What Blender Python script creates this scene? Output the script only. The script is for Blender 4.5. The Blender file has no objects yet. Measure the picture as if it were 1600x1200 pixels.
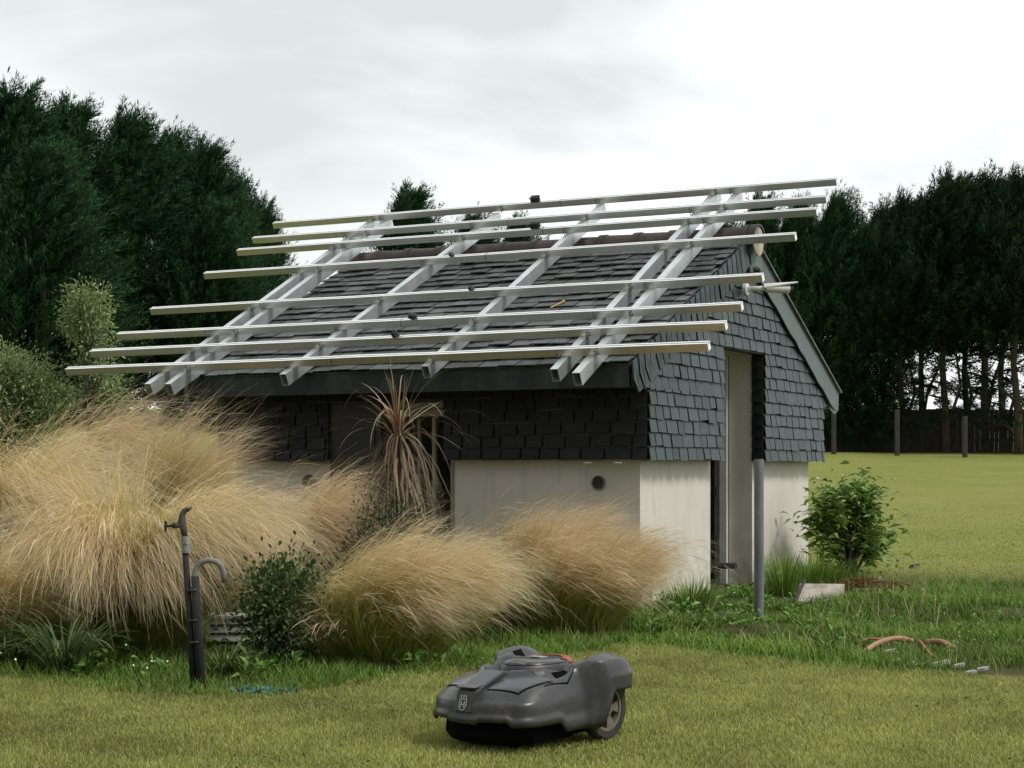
import bpy, math, random
import numpy as np
from mathutils import Vector, Matrix
R = math.radians
rng = np.random.default_rng(7)
random.seed(7)
S = bpy.context.scene
COL = S.collection

# ------------------------------------------------------------------ camera
CAMZ = 1.07
cd = bpy.data.cameras.new('camera'); cam = bpy.data.objects.new('camera', cd); COL.objects.link(cam)
cam.location = (0, 0, CAMZ); cam.rotation_euler = (R(90), 0, 0)
cd.sensor_width = 36; cd.lens = 59.6; cd.shift_y = 0.0819
cd.clip_start = 0.05; cd.clip_end = 2000
S.camera = cam
# ------------------------------------------------------------------ sky and sun
SUN_EL, SUN_AZ = 52, 118          # azimuth clockwise from +Y
W = bpy.data.worlds.new('World'); S.world = W; W.use_nodes = True
nt = W.node_tree; nt.nodes.clear()
def nn(t, ty, **k):
    n = t.nodes.new(ty)
    for a, b in k.items(): setattr(n, a, b)
    return n
def lk(t, a, b): t.links.new(a, b)
out = nn(nt, 'ShaderNodeOutputWorld'); bg = nn(nt, 'ShaderNodeBackground')
sky = nn(nt, 'ShaderNodeTexSky', sky_type='NISHITA', sun_disc=False)
sky.sun_elevation = R(SUN_EL); sky.sun_rotation = R(SUN_AZ); sky.air_density = 1; sky.dust_density = 4
tc = nn(nt, 'ShaderNodeTexCoord'); sep = nn(nt, 'ShaderNodeSeparateXYZ'); lk(nt, tc.outputs['Generated'], sep.inputs[0])
def mth(t, op, a, b=None, c=None):
    n = nn(t, 'ShaderNodeMath', operation=op)
    for i, v in enumerate((a, b, c)):
        if v is None: continue
        if isinstance(v, (int, float)): n.inputs[i].default_value = v
        else: lk(t, v, n.inputs[i])
    return n.outputs[0]
zz = mth(nt, 'ADD', mth(nt, 'MAXIMUM', sep.outputs[2], 0.0), 0.22)
cx = mth(nt, 'DIVIDE', sep.outputs[0], zz); cy = mth(nt, 'DIVIDE', sep.outputs[1], zz)
cmb = nn(nt, 'ShaderNodeCombineXYZ'); lk(nt, cx, cmb.inputs[0]); lk(nt, cy, cmb.inputs[1])
cmb.inputs[2].default_value = 3.3
n1 = nn(nt, 'ShaderNodeTexNoise'); lk(nt, cmb.outputs[0], n1.inputs['Vector'])
n1.inputs['Scale'].default_value = 1.15; n1.inputs['Detail'].default_value = 5; n1.inputs['Roughness'].default_value = .5; n1.inputs['Distortion'].default_value = .3
cr = nn(nt, 'ShaderNodeValToRGB'); lk(nt, n1.outputs['Fac'], cr.inputs[0])
e = cr.color_ramp.elements
e[0].position = .36; e[0].color = (4.2, 4.45, 4.5, 1); e[1].position = .60; e[1].color = (7.3, 7.5, 7.4, 1)
m_ = cr.color_ramp.elements.new(.48); m_.color = (5.9, 6.1, 6.1, 1)
mx = nn(nt, 'ShaderNodeMix', data_type='RGBA'); mx.inputs[0].default_value = .96
lk(nt, sky.outputs[0], mx.inputs[6]); lk(nt, cr.outputs[0], mx.inputs[7])
dirf = nn(nt, 'ShaderNodeMapRange'); lk(nt, mth(nt, 'ADD', sep.outputs[1], mth(nt, 'MULTIPLY', sep.outputs[0], .45)), dirf.inputs[0])  # dims the unseen sky behind the camera, added to darken the front slates
for i_, v_ in enumerate((-.9, .45, .34, 1.0)): dirf.inputs[i_ + 1].default_value = v_
vm = nn(nt, 'ShaderNodeVectorMath', operation='SCALE'); lk(nt, mx.outputs[2], vm.inputs[0]); lk(nt, dirf.outputs[0], vm.inputs['Scale'])
lk(nt, vm.outputs[0], bg.inputs[0]); bg.inputs[1].default_value = .12
lk(nt, bg.outputs[0], out.inputs[0])
sd = bpy.data.lights.new('sun', 'SUN'); sd.energy = 1.5; sd.angle = R(14); sd.color = (1, .97, .92)
so = bpy.data.objects.new('sun', sd); COL.objects.link(so)
dv = Vector((math.sin(R(SUN_AZ)) * math.cos(R(SUN_EL)), math.cos(R(SUN_AZ)) * math.cos(R(SUN_EL)), math.sin(R(SUN_EL))))
so.rotation_euler = dv.to_track_quat('Z', 'Y').to_euler(); so.location = dv * 60
vs = S.view_settings; vs.view_transform = 'Standard'; vs.look = 'None'; vs.exposure = .60; vs.gamma = 1; vs.use_curve_mapping = False

# ------------------------------------------------------------------ materials
def new_mat(name):
    m = bpy.data.materials.new(name); m.use_nodes = True
    t = m.node_tree; b = t.nodes['Principled BSDF']
    return m, t, b
def c4(c): return (c[0], c[1], c[2], 1)
def mixc(t, fac, a, b, mode='MIX'):
    n = nn(t, 'ShaderNodeMix', data_type='RGBA', blend_type=mode)
    for i, v in ((0, fac), (6, a), (7, b)):
        if isinstance(v, (int, float)): n.inputs[i].default_value = v
        elif isinstance(v, tuple): n.inputs[i].default_value = c4(v)
        else: lk(t, v, n.inputs[i])
    return n.outputs[2]
def noise(t, scale, detail=4, rough=.55, vec=None, dist=0, stretch=None):
    n = nn(t, 'ShaderNodeTexNoise'); n.inputs['Scale'].default_value = scale; n.inputs['Detail'].default_value = detail
    n.inputs['Roughness'].default_value = rough; n.inputs['Distortion'].default_value = dist
    co = nn(t, 'ShaderNodeTexCoord'); v = vec or co.outputs['Object']
    if stretch:
        mp = nn(t, 'ShaderNodeMapping'); mp.inputs['Scale'].default_value = stretch; lk(t, v, mp.inputs[0]); v = mp.outputs[0]
    lk(t, v, n.inputs['Vector']); return n.outputs['Fac']
def mapr(t, v, a, b, c=0, d=1):
    n = nn(t, 'ShaderNodeMapRange'); lk(t, v, n.inputs[0])
    for i, x in enumerate((a, b, c, d)): n.inputs[i + 1].default_value = x
    return n.outputs[0]
def bump(t, b, h, strength=.3, dist=.01):
    n = nn(t, 'ShaderNodeBump'); n.inputs['Strength'].default_value = strength; n.inputs['Distance'].default_value = dist
    lk(t, h, n.inputs['Height']); lk(t, n.outputs[0], b.inputs['Normal'])
def attr(t, name):
    return nn(t, 'ShaderNodeAttribute', attribute_name=name).outputs['Fac']
def simple(name, a, b=None, rough=.7, metal=0, scale=8, stretch=None, bmp=0, bdist=.004, spec=None, useattr=False, lo=.35, hi=.65):
    m, t, p = new_mat(name); b = b or a
    n = noise(t, scale, stretch=stretch)
    c = mixc(t, mapr(t, n, lo, hi), a, b)
    if useattr:
        c = mixc(t, mapr(t, attr(t, 'rnd'), 0, 1, 0, .75), c, tuple(x * .45 for x in a))
    lk(t, c, p.inputs['Base Color']); p.inputs['Roughness'].default_value = rough; p.inputs['Metallic'].default_value = metal
    if spec is not None: p.inputs['Specular IOR Level'].default_value = spec
    if bmp: bump(t, p, noise(t, scale * 6, 5), bmp, bdist)
    return m
def leafmat(name, cols, rough=.6, trans=.25, spec=.3):
    """cols: list of (pos, colour) along the blade ('t'), varied by 'rnd'"""
    m, t, p = new_mat(name)
    r = nn(t, 'ShaderNodeValToRGB'); lk(t, attr(t, 't'), r.inputs[0])
    el = r.color_ramp.elements
    while len(el) < len(cols): el.new(.5)
    for e_, (po, co) in zip(el, cols): e_.position = po; e_.color = c4(co)
    a = attr(t, 'rnd')
    v = nn(t, 'ShaderNodeHueSaturation'); lk(t, r.outputs[0], v.inputs['Color'])
    lk(t, mapr(t, a, 0, 1, .6, 1.4), v.inputs['Value'])
    lk(t, mapr(t, mth(t, 'FRACT', mth(t, 'MULTIPLY', a, 7.31)), 0, 1, .482, .520), v.inputs['Hue'])
    lk(t, v.outputs[0], p.inputs['Base Color']); p.inputs['Roughness'].default_value = rough
    p.inputs['Specular IOR Level'].default_value = spec
    if trans:
        tr = nn(t, 'ShaderNodeBsdfTranslucent'); lk(t, v.outputs[0], tr.inputs[0])
        ms = nn(t, 'ShaderNodeMixShader'); ms.inputs[0].default_value = trans
        lk(t, p.outputs[0], ms.inputs[1]); lk(t, tr.outputs[0], ms.inputs[2])
        lk(t, ms.outputs[0], t.nodes['Material Output'].inputs[0])
    return m
M = {}
M['alu'] = simple('aluminium', (.88, .88, .86), (.78, .78, .77), .30, .92, 3, (.3, 6, 6), .08)
M['galv'] = simple('galvanised', (.66, .69, .70), (.54, .58, .59), .42, .75, 9, None, .1)
M['inner'] = simple('dark_hollow', (.03, .03, .03), None, .8)
M['bolt'] = simple('bolt_steel', (.25, .25, .24), None, .4, .8)
M['black'] = simple('black_plastic', (.012, .012, .013), (.02, .02, .021), .5)
M['zinc'] = simple('weathered_zinc', (.016, .022, .023), (.050, .060, .060), .6, .15, 5, (1, 1, .35), .1, lo=.45, hi=.75)
M['zincboard'] = simple('slate_board', (.105, .135, .14), (.13, .16, .165), .6, 0, 6, None, .1)
M['white'] = simple('white_plastic', (.72, .72, .70), (.66, .66, .64), .35)
M['soil'] = simple('soil', (.035, .026, .018), (.06, .045, .03), .95, 0, 8, None, .6, .02)
M['bark'] = simple('bark', (.055, .042, .032), (.10, .08, .06), .9, 0, 6, (4, 4, 1), .6, .02)
M['darkwood'] = simple('dark_fence_board', (.012, .010, .009), (.026, .023, .020), .9, 0, 5, (3, 3, .6), .3)
M['postwood'] = simple('weathered_post', (.035, .033, .027), (.06, .055, .045), .9, 0, 6, (4, 4, .6), .3)
M['paint'] = simple('cream_paint', (.27, .25, .18), (.22, .20, .145), .6, 0, 4)
M['ridge'] = simple('ridge_clay', (.042, .026, .024), (.066, .044, .040), .5, 0, 6, None, .2, useattr=True)
M['mortar'] = simple('mortar', (.42, .38, .28), (.5, .46, .36), .9, 0, 20)
M['pipe'] = simple('black_pipe', (.010, .011, .011), (.024, .025, .023), .85, 0, 12, (1, 1, .3), .15)
M['greypipe'] = simple('grey_pvc', (.15, .15, .14), (.22, .21, .19), .7, 0, 14, None, .2)
M['brass'] = simple('dull_brass', (.055, .052, .042), (.10, .09, .07), .7, .3, 18, None, .2)
M['ptfe'] = simple('white_tape', (.30, .30, .28), (.16, .16, .15), .7, 0, 30, (1, 1, 4))
M['hose'] = simple('hose_orange', (.36, .17, .08), (.28, .16, .09), .55, 0, 10)
M['hosered'] = simple('hose_red', (.34, .10, .055), (.27, .09, .05), .55, 0, 10)
M['stone'] = simple('pale_slab', (.42, .39, .33), (.26, .23, .19), .9, 0, 9, None, .4, .006, lo=.42, hi=.62)
M['rubble'] = simple('rubble', (.40, .39, .36), (.27, .26, .24), .9, 0, 9, None, .4)
M['net'] = simple('teal_net', (.015, .11, .10), (.05, .17, .15), .8, 0, 14)
m, t, p = new_mat('mower_shell'); M['mower'] = m
c = mixc(t, mapr(t, noise(t, 5), .35, .65), (.029, .029, .032), (.041, .040, .043))
dn = mapr(t, noise(t, 16, 8, .7), .50, .78, 0, .75)
c = mixc(t, dn, c, (.085, .078, .064)); c = mixc(t, mapr(t, noise(t, 60, 3, .6, stretch=(1, .15, 1)), .66, .72, 0, .5), c, (.12, .12, .12))
lk(t, c, p.inputs['Base Color']); lk(t, mapr(t, dn, 0, .75, .33, .75), p.inputs['Roughness'])
bump(t, p, noise(t, 220, 3), .08, .001)
M['mowerdark'] = simple('mower_chassis', (.003, .003, .003), (.005, .005, .005), 1.0, spec=.1)
M['mowerpanel'] = simple('mower_gloss_panel', (.036, .036, .040), (.044, .043, .047), .22, 0, 4)
M['tyre'] = simple('tyre_rubber', (.02, .02, .018), (.045, .04, .03), .85, 0, 20, None, .4)
M['rim'] = simple('dusty_rim', (.20, .175, .13), (.12, .105, .08), .8, 0, 12, None, .2)
M['accent'] = simple('orange_red_plastic', (.32, .055, .03), None, .4)
M['badge'] = simple('silver_badge', (.36, .36, .36), None, .4, .2)
M['ink'] = simple('light_print', (.30, .30, .30), (.2, .2, .2), .5)
M['screen'] = simple('grey_label', (.32, .33, .34), (.22, .22, .23), .4)
M['yellow'] = simple('yellow_peg', (.45, .30, .05), None, .5)
M['daisy'] = simple('white_petals', (.75, .75, .72), None, .7)
M['red'] = simple('faded_red_plastic', (.35, .05, .05), None, .5)

# cream render of the shed
m, t, p = new_mat('cream_render'); M['render'] = m
n = noise(t, 2.2, 6, .6); st = noise(t, 5, 5, .6, stretch=(2.5, 2.5, .35))
c = mixc(t, mapr(t, n, .35, .7), (.70, .665, .59), (.62, .585, .51))
c = mixc(t, mapr(t, st, .55, .8, 0, .55), c, (.42, .39, .33))
co = nn(t, 'ShaderNodeTexCoord'); sp = nn(t, 'ShaderNodeSeparateXYZ'); lk(t, co.outputs['Object'], sp.inputs[0])
low = mapr(t, sp.outputs[2], .05, .60, 1, 0)
c = mixc(t, mth(t, 'MULTIPLY', low, mapr(t, noise(t, 9, 5), .4, .7, 0, .6)), c, (.22, .23, .13))
lk(t, c, p.inputs['Base Color']); p.inputs['Roughness'].default_value = .92; bump(t, p, noise(t, 120, 4, .7), .35, .003)
# slates
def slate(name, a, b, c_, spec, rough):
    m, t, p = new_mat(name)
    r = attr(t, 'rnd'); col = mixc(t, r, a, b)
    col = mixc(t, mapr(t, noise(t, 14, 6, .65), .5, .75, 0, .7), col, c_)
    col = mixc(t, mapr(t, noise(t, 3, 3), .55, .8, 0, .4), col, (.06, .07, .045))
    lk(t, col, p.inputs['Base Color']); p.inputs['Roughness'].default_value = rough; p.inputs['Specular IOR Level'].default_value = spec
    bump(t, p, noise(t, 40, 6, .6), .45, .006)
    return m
M['slateroof'] = slate('roof_slate', (.034, .039, .040), (.115, .124, .126), (.16, .165, .155), .5, .5)
M['slatefront'] = slate('shaded_slate', (.007, .009, .010), (.014, .017, .018), (.018, .022, .022), .3, .6)  # hung slate colour darkened to carry the shade of eave and reveal
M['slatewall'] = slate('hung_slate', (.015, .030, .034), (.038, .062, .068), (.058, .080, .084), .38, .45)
# ground
m, t, p = new_mat('lawn_ground'); M['lawn'] = m
n1_ = noise(t, .9, 6, .6); n2_ = noise(t, 9, 5, .7); n3_ = noise(t, .25, 3, stretch=(.35, 2.2, 1)); n4 = noise(t, 45, 4, .7)
c = mixc(t, mapr(t, n1_, .35, .65), (.195, .235, .052), (.245, .262, .075))
c = mixc(t, mapr(t, n2_, .45, .7, 0, .5), c, (.13, .17, .035))
c = mixc(t, mapr(t, n3_, .42, .62, 0, .55), c, (.28, .26, .085))
c = mixc(t, mapr(t, n4, .5, .75, 0, .7), c, (.12, .155, .035))
gm = attr(t, 'zone')          # 0 lawn, 1 rough or bare earth
c = mixc(t, gm, c, mixc(t, mapr(t, noise(t, 3, 5), .4, .6), (.060, .085, .022), (.085, .066, .036)))
lk(t, c, p.inputs['Base Color']); p.inputs['Roughness'].default_value = .95; p.inputs['Specular IOR Level'].default_value = .1
bump(t, p, noise(t, 30, 6, .75), .8, .03)
M['grass'] = leafmat('lawn_blades', [(0, (.15, .205, .045)), (.5, (.285, .325, .08)), (1, (.43, .41, .15))])
M['rough'] = leafmat('rough_blades', [(0, (.06, .12, .018)), (.5, (.14, .25, .035)), (1, (.24, .33, .075))])
M['straw'] = leafmat('dry_straw', [(0, (.30, .25, .12)), (1, (.50, .42, .24))])
M['tuftgreen'] = leafmat('tuft_blades', [(0, (.05, .08, .02)), (.5, (.09, .15, .035)), (1, (.17, .22, .08))])
M['strap'] = leafmat('strap_blades', [(0, (.06, .10, .03)), (.5, (.10, .16, .06)), (1, (.20, .24, .11))])
M['stipa'] = leafmat('feather_grass', [(0, (.20, .23, .045)), (.30, (.34, .36, .08)), (.50, (.50, .42, .13)), (.7, (.68, .525, .30)), (1, (.84, .735, .53))], .6, .35, .2)
M['stipa_pink'] = leafmat('feather_grass_rosy', [(0, (.20, .23, .05)), (.30, (.33, .34, .08)), (.50, (.48, .38, .15)), (.7, (.66, .495, .29)), (1, (.82, .69, .50))], .6, .35, .2)
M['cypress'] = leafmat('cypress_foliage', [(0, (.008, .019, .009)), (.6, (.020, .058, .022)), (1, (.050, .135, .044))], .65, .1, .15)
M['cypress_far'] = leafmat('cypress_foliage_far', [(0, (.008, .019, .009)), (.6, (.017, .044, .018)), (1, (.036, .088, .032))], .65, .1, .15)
M['olive'] = leafmat('grey_green_leaf', [(0, (.13, .19, .06)), (1, (.32, .40, .19))], .5, .25)
M['rhodo'] = leafmat('glossy_leaf', [(0, (.11, .20, .035)), (1, (.24, .36, .075))], .3, .2, .5)
M['darkleaf'] = leafmat('dark_leaf', [(0, (.022, .035, .018)), (1, (.06, .085, .045))], .6, .15)
M['midleaf'] = leafmat('mid_leaf', [(0, (.04, .075, .02)), (1, (.09, .15, .045))], .5, .2)
M['dock'] = leafmat('dock_leaf', [(0, (.08, .16, .03)), (1, (.18, .32, .06))], .5, .25)
M['cordy'] = leafmat('cordyline_leaf', [(0, (.17, .08, .035)), (.35, (.22, .15, .08)), (1, (.33, .28, .19))], .5, .2)
M['cordydead'] = leafmat('cordyline_dead', [(0, (.17, .12, .07)), (1, (.25, .205, .145))], .8, .15)
M['fern'] = leafmat('rusty_fern', [(0, (.16, .075, .02)), (1, (.22, .11, .035))], .8, .2)

# ------------------------------------------------------------------ helpers
def tag(o, label=None, cat=None, group=None, kind=None):
    if label: o['label'] = label
    if cat: o['category'] = cat
    if group: o['group'] = group
    if kind: o['kind'] = kind
    return o
def empty(name, loc, rz=0, **k):
    o = bpy.data.objects.new(name, None); COL.objects.link(o); o.location = loc; o.rotation_euler = (0, 0, rz)
    o.empty_display_size = .1
    return tag(o, **k)
class MB:
    """collects primitives; build() links them as one mesh object"""
    def __init__(s): s.v = []; s.f = []; s.r = []
    def add(s, vs, fs, r=None):
        b = len(s.v); s.v += [tuple(x) for x in vs]; r = random.random() if r is None else r
        for f in fs: s.f.append(tuple(b + i for i in f)); s.r.append(r)
    def box(s, a, b, r=None, mat=None):
        (x0, y0, z0), (x1, y1, z1) = a, b
        vs = [Vector(q) for q in ((x0,y0,z0),(x1,y0,z0),(x1,y1,z0),(x0,y1,z0),(x0,y0,z1),(x1,y0,z1),(x1,y1,z1),(x0,y1,z1))]
        if mat: vs = [mat @ q for q in vs]
        s.add(vs, [(0,3,2,1),(4,5,6,7),(0,1,5,4),(1,2,6,5),(2,3,7,6),(3,0,4,7)], r)
    def prism(s, poly, fr, depth, r=None):
        """poly 2D list; fr(u,v,w) -> 3D; extruded w 0..depth"""
        n = len(poly)
        vs = [fr(a, b, 0) for a, b in poly] + [fr(a, b, depth) for a, b in poly]
        s.add(vs, [tuple(range(n))[::-1], tuple(range(n, 2*n))] + [(i, (i+1) % n, n + (i+1) % n, n + i) for i in range(n)], r)
    def tube(s, pts, rad, n=8, cap=True, r=None):
        pts = [Vector(q) for q in pts]; rad = rad if hasattr(rad, '__len__') else [rad] * len(pts)
        vs = []; pv = None
        for i, q in enumerate(pts):
            d = (pts[min(i+1, len(pts)-1)] - pts[max(i-1, 0)]).normalized()
            a = pv - d * pv.dot(d) if pv else d.orthogonal()
            a.normalize(); pv = a; b = d.cross(a)
            for k in range(n):
                th = 2 * math.pi * k / n; vs.append(q + (a * math.cos(th) + b * math.sin(th)) * rad[i])
        fs = [(i*n+k, i*n+(k+1) % n, (i+1)*n+(k+1) % n, (i+1)*n+k) for i in range(len(pts)-1) for k in range(n)]
        if cap: fs += [tuple(range(n))[::-1], tuple(range((len(pts)-1)*n, len(pts)*n))]
        s.add(vs, fs, r)
    def build(s, name, mat, parent=None, smooth=False, bevel=0):
        me = bpy.data.meshes.new(name); me.from_pydata(s.v, [], s.f); me.update()
        a = me.attributes.new('rnd', 'FLOAT', 'FACE'); a.data.foreach_set('value', s.r)
        if smooth: me.shade_smooth()
        me.materials.append(mat)
        o = bpy.data.objects.new(name, me); COL.objects.link(o); o.parent = parent
        if bevel:
            b = o.modifiers.new('b', 'BEVEL'); b.width = bevel; b.segments = 2; b.limit_method = 'ANGLE'
        return o
def npmesh(name, V, F, T, Rn, mat, parent=None, smooth=False):
    """V (n,3), F (m,k) same k, T, Rn per point"""
    me = bpy.data.meshes.new(name); V = np.asarray(V, np.float32); F = np.asarray(F, np.int32)
    k = F.shape[1]
    me.vertices.add(len(V)); me.vertices.foreach_set('co', V.ravel())
    me.loops.add(F.size); me.loops.foreach_set('vertex_index', F.ravel())
    me.polygons.add(len(F)); me.polygons.foreach_set('loop_start', np.arange(len(F), dtype=np.int32) * k)
    me.update(calc_edges=True)
    for nm, d in (('t', T), ('rnd', Rn)):
        a = me.attributes.new(nm, 'FLOAT', 'POINT'); a.data.foreach_set('value', np.asarray(d, np.float32))
    if smooth: me.shade_smooth()
    me.materials.append(mat)
    o = bpy.data.objects.new(name, me); COL.objects.link(o); o.parent = parent
    return o
def ribbons(P, w, wdir, taper=1.0):
    """P (N,K,3) centre lines, w (N,), wdir (N,3) -> V,F,t,blade index"""
    N, K, _ = P.shape
    tt = np.linspace(0, 1, K); prof = np.clip(1 - tt ** 2.2 * taper, .06, 1)
    off = wdir[:, None, :] * (w[:, None] * prof[None] * .5)[:, :, None]
    V = np.stack([P - off, P + off], 2).reshape(-1, 3)
    b = (np.arange(N) * K * 2)[:, None] + (np.arange(K - 1) * 2)[None]
    F = np.stack([b, b + 1, b + 3, b + 2], -1).reshape(-1, 4)
    T = np.broadcast_to(tt[None, :, None], (N, K, 2)).reshape(-1)
    I = np.repeat(np.arange(N), K * 2)
    return V, F, T, I
def unit(a): return a / (np.linalg.norm(a, axis=-1, keepdims=True) + 1e-9)
def arcs(base, az, th0, th1, L, K=7, power=1.3, waz=None, wstr=0, jit=0):
    """arching blades: angle from vertical grows th0->th1; azimuth turns towards the wind"""
    N = len(base); ts = np.linspace(0, 1, K)
    P = np.zeros((N, K, 3)); P[:, 0] = base
    dx, dy = np.cos(az), np.sin(az)
    for k in range(1, K):
        tm = (ts[k] + ts[k-1]) / 2
        th = th0 + (th1 - th0) * tm ** power
        ex, ey = dx, dy
        if waz is not None:
            f = np.clip(wstr * tm ** .6, 0, 1); ex = dx * (1 - f) + math.cos(waz) * f; ey = dy * (1 - f) + math.sin(waz) * f
            nn_ = np.hypot(ex, ey) + 1e-6; ex, ey = ex / nn_, ey / nn_
        d = np.stack([np.sin(th) * ex, np.sin(th) * ey, np.cos(th)], 1)
        if jit: d = d + rng.normal(0, jit, d.shape)
        P[:, k] = P[:, k-1] + d * (L / (K - 1))[:, None]
    return P
def sm(a, b, x):
    t_ = np.clip((x - a) / (b - a), 0, 1); return t_ * t_ * (3 - 2 * t_)
def ground(x, y):
    x = np.asarray(x, float); y = np.asarray(y, float)
    z = 1.55 * sm(15, 50, y) * .5 + .5 * 1.5 * np.clip((y - 16) / 30, 0, 1)
    left = sm(-.5, -3.2, x - (y - 10) * .02)
    z = z + left * .55 * sm(9.0, 14, y) + .62 * sm(-2, -9, x) * sm(14, 36, y)
    z = z + .018 * np.sin(x * 1.7 + y * .6) * np.sin(y * 1.3 - x * .4) * sm(5, 8, y)
    z = z + .09 * sm(1.0, 2.4, x) * np.exp(-((y - 12.0) / 1.3) ** 2) * (1 + .5 * np.sin(x * 3.1 + y * 2))
    return z
def G(x, y): return float(ground(x, y))
def at(px, py, d):
    """world point at photo pixel and distance (used for laying out real positions)"""
    return Vector(((px - 800) / 2650 * d, d, CAMZ + (731 - py) / 2650 * d))
def poly_edge(x):
    # front lawn border (distance at which the mown strip ends)
    return np.interp(x, [-3.2, -2.7, -1.9, -1.2, -.5, .23, .77, 1.6, 2.52, 3.4], [8.9, 8.8, 8.2, 7.9, 8.5, 9.6, 10.1, 9.3, 8.4, 7.6])

# ------------------------------------------------------------------ ground
def build_ground():
    xs = np.unique(np.concatenate([np.linspace(-8, 9, 120), np.linspace(-60, -8, 40), np.linspace(9, 60, 40), [-400, -200, -100, 100, 200, 400]]))
    ys = np.unique(np.concatenate([np.linspace(3, 20, 150), np.linspace(20, 60, 80), [-60, -30, -10, 0, 90, 150, 300, 700]]))
    X, Y = np.meshgrid(xs, ys); Z = ground(X, Y)
    V = np.stack([X, Y, Z], -1).reshape(-1, 3); nx = len(xs); ny = len(ys)
    i = (np.arange(ny-1)[:, None] * nx + np.arange(nx-1)[None]); F = np.stack([i, i+1, i+nx+1, i+nx], -1).reshape(-1, 4)
    o = npmesh('ground', V, F, np.zeros(len(V)), np.zeros(len(V)), M['lawn'], smooth=True)
    e = poly_edge(V[:, 0]); zone = sm(0, .5, V[:, 1] - e) * (1 - sm(0, 2.5, V[:, 1] - (15.5 - .25 * (V[:, 0] - 4))))
    zone = np.where(V[:, 0] < 1.0, sm(0, .5, V[:, 1] - e) * (1 - sm(15, 18, V[:, 1])), zone)
    a = o.data.attributes.new('zone', 'FLOAT', 'POINT'); a.data.foreach_set('value', zone.astype(np.float32))
    tag(o, kind='structure')
build_ground()
HC = (.974, 12.9); HA = R(27.4)
def inhouse(x, y, m=.1):
    dx, dy = x - HC[0], y - HC[1]; lx = dx * math.cos(HA) - dy * math.sin(HA); ly = dx * math.sin(HA) + dy * math.cos(HA)
    return (lx < m) & (lx > -3.8 - m) & (ly > -m) & (ly < 4.2 + m)
def scatter_grass(name, n, region, hmin, hmax, w, mat, label, test, bend=.9, K=3, clump=None):
    x0, x1, y0, y1 = region
    y = np.sqrt(rng.uniform(y0 ** 2, y1 ** 2, n)); x = rng.uniform(-1, 1, n) * y * .325
    k = test(x, y) & ~inhouse(x, y, .02) & (x > x0) & (x < x1); x, y = x[k], y[k]; n = len(x)
    z = ground(x, y) - .004
    L = rng.uniform(hmin, hmax, n)
    if clump is not None: L = L * clump(x, y)
    th0 = rng.uniform(0, .5, n); th1 = th0 + rng.uniform(.1, bend * 1.6, n)
    P = arcs(np.stack([x, y, z], 1), rng.uniform(0, 2 * np.pi, n), th0, th1, L, K)
    a = rng.uniform(-.9, .9, n)
    V, F, T, I = ribbons(P, rng.uniform(.6, 1.3, n) * w, np.stack([np.cos(a), np.sin(a), 0 * a], 1))
    patch = .5 + .20 * np.sin(x * 2.1 + 1.3 * np.sin(y * 1.7)) * np.sin(y * 1.9 + x) + .17 * np.sin(x * 6.3 + 2 * np.sin(y * 3.1)) * np.sin(y * 5.7 - x * 2) + .15 * np.sin(x * 17 + 2 * np.sin(y * 13)) * np.sin(y * 19 + 3 * np.sin(x * 7)) + rng.normal(0, .2, n)
    o = npmesh(name, V, F, T, np.clip(patch, 0, 1)[I], mat)
    return tag(o, label, 'grass', kind='stuff')
scatter_grass('lawn_grass', 420000, (-4, 4, 5.4, 10.6), .018, .042, .0042, M['grass'],
              'short mown yellow green grass of the front lawn around the robot mower', lambda x, y: y < poly_edge(x) + .15)
scatter_grass('rough_grass', 170000, (-.6, 6, 8, 17.5), .04, .105, .0075, M['rough'],
              'longer unmown dark green grass on the rough ground beside the shed',
              lambda x, y: (y > poly_edge(x) + rng.normal(0, .12, len(x))) & (y < 15.0 + rng.normal(0, .8, len(x))) & (np.sin(x * 2.3 + 1.7 * np.sin(y * 1.9 + .5)) * np.sin(y * 2.9 + x * .7) + rng.normal(0, .25, len(x)) > np.where(x > 1.4, -.30, -.62)),
              clump=lambda x, y: .45 + .95 * np.abs(np.sin(x * 3.1 + 2 * np.sin(y * 1.3)) * np.sin(y * 2.3 + x)) ** 1.5 + .25 * np.abs(np.sin(x * 9 + y * 2)))
scatter_grass('far_lawn_grass', 190000, (-9, 10, 14, 32), .015, .038, .0065, M['grass'],
              'mown lawn sweeping back behind the shed to the hedge', lambda x, y: (y > 14.3 - .2 * (x - 2)) & (rng.uniform(0, 1, len(x)) < 1.1 - (y - 14) / 13))
scatter_grass('dry_clippings', 9000, (-4, 4, 5.4, 10.4), .012, .035, .004, M['straw'], 'dry straw coloured clippings scattered over the front lawn', lambda x, y: (y < poly_edge(x) + .1) & (np.sin(x * 2.7 + y) * np.sin(y * 3.3 - x) + rng.normal(0, .4, len(x)) > .1), bend=1.4)
scatter_grass('dry_stalks', 1800, (.2, 6, 8.4, 15), .08, .26, .005, M['straw'], 'thin dry grass stalks standing in the rough ground right of the lawn', lambda x, y: (y > poly_edge(x)) & (np.sin(x * 2.1 + y) * np.sin(y * 1.7 - x) + rng.normal(0, .4, len(x)) > .0), bend=.7, K=5)
scatter_grass('border_grass', 60000, (-4, .6, 7.6, 12), .04, .11, .006, M['rough'],
              'green grass growing along the edge of the planted bed on the left', lambda x, y: (y > poly_edge(x) - .1) & (y < poly_edge(x) + 1.2 + rng.normal(0, .4, len(x))),
              clump=lambda x, y: .6 + .5 * np.abs(np.sin(x * 4 + y)))

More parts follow.
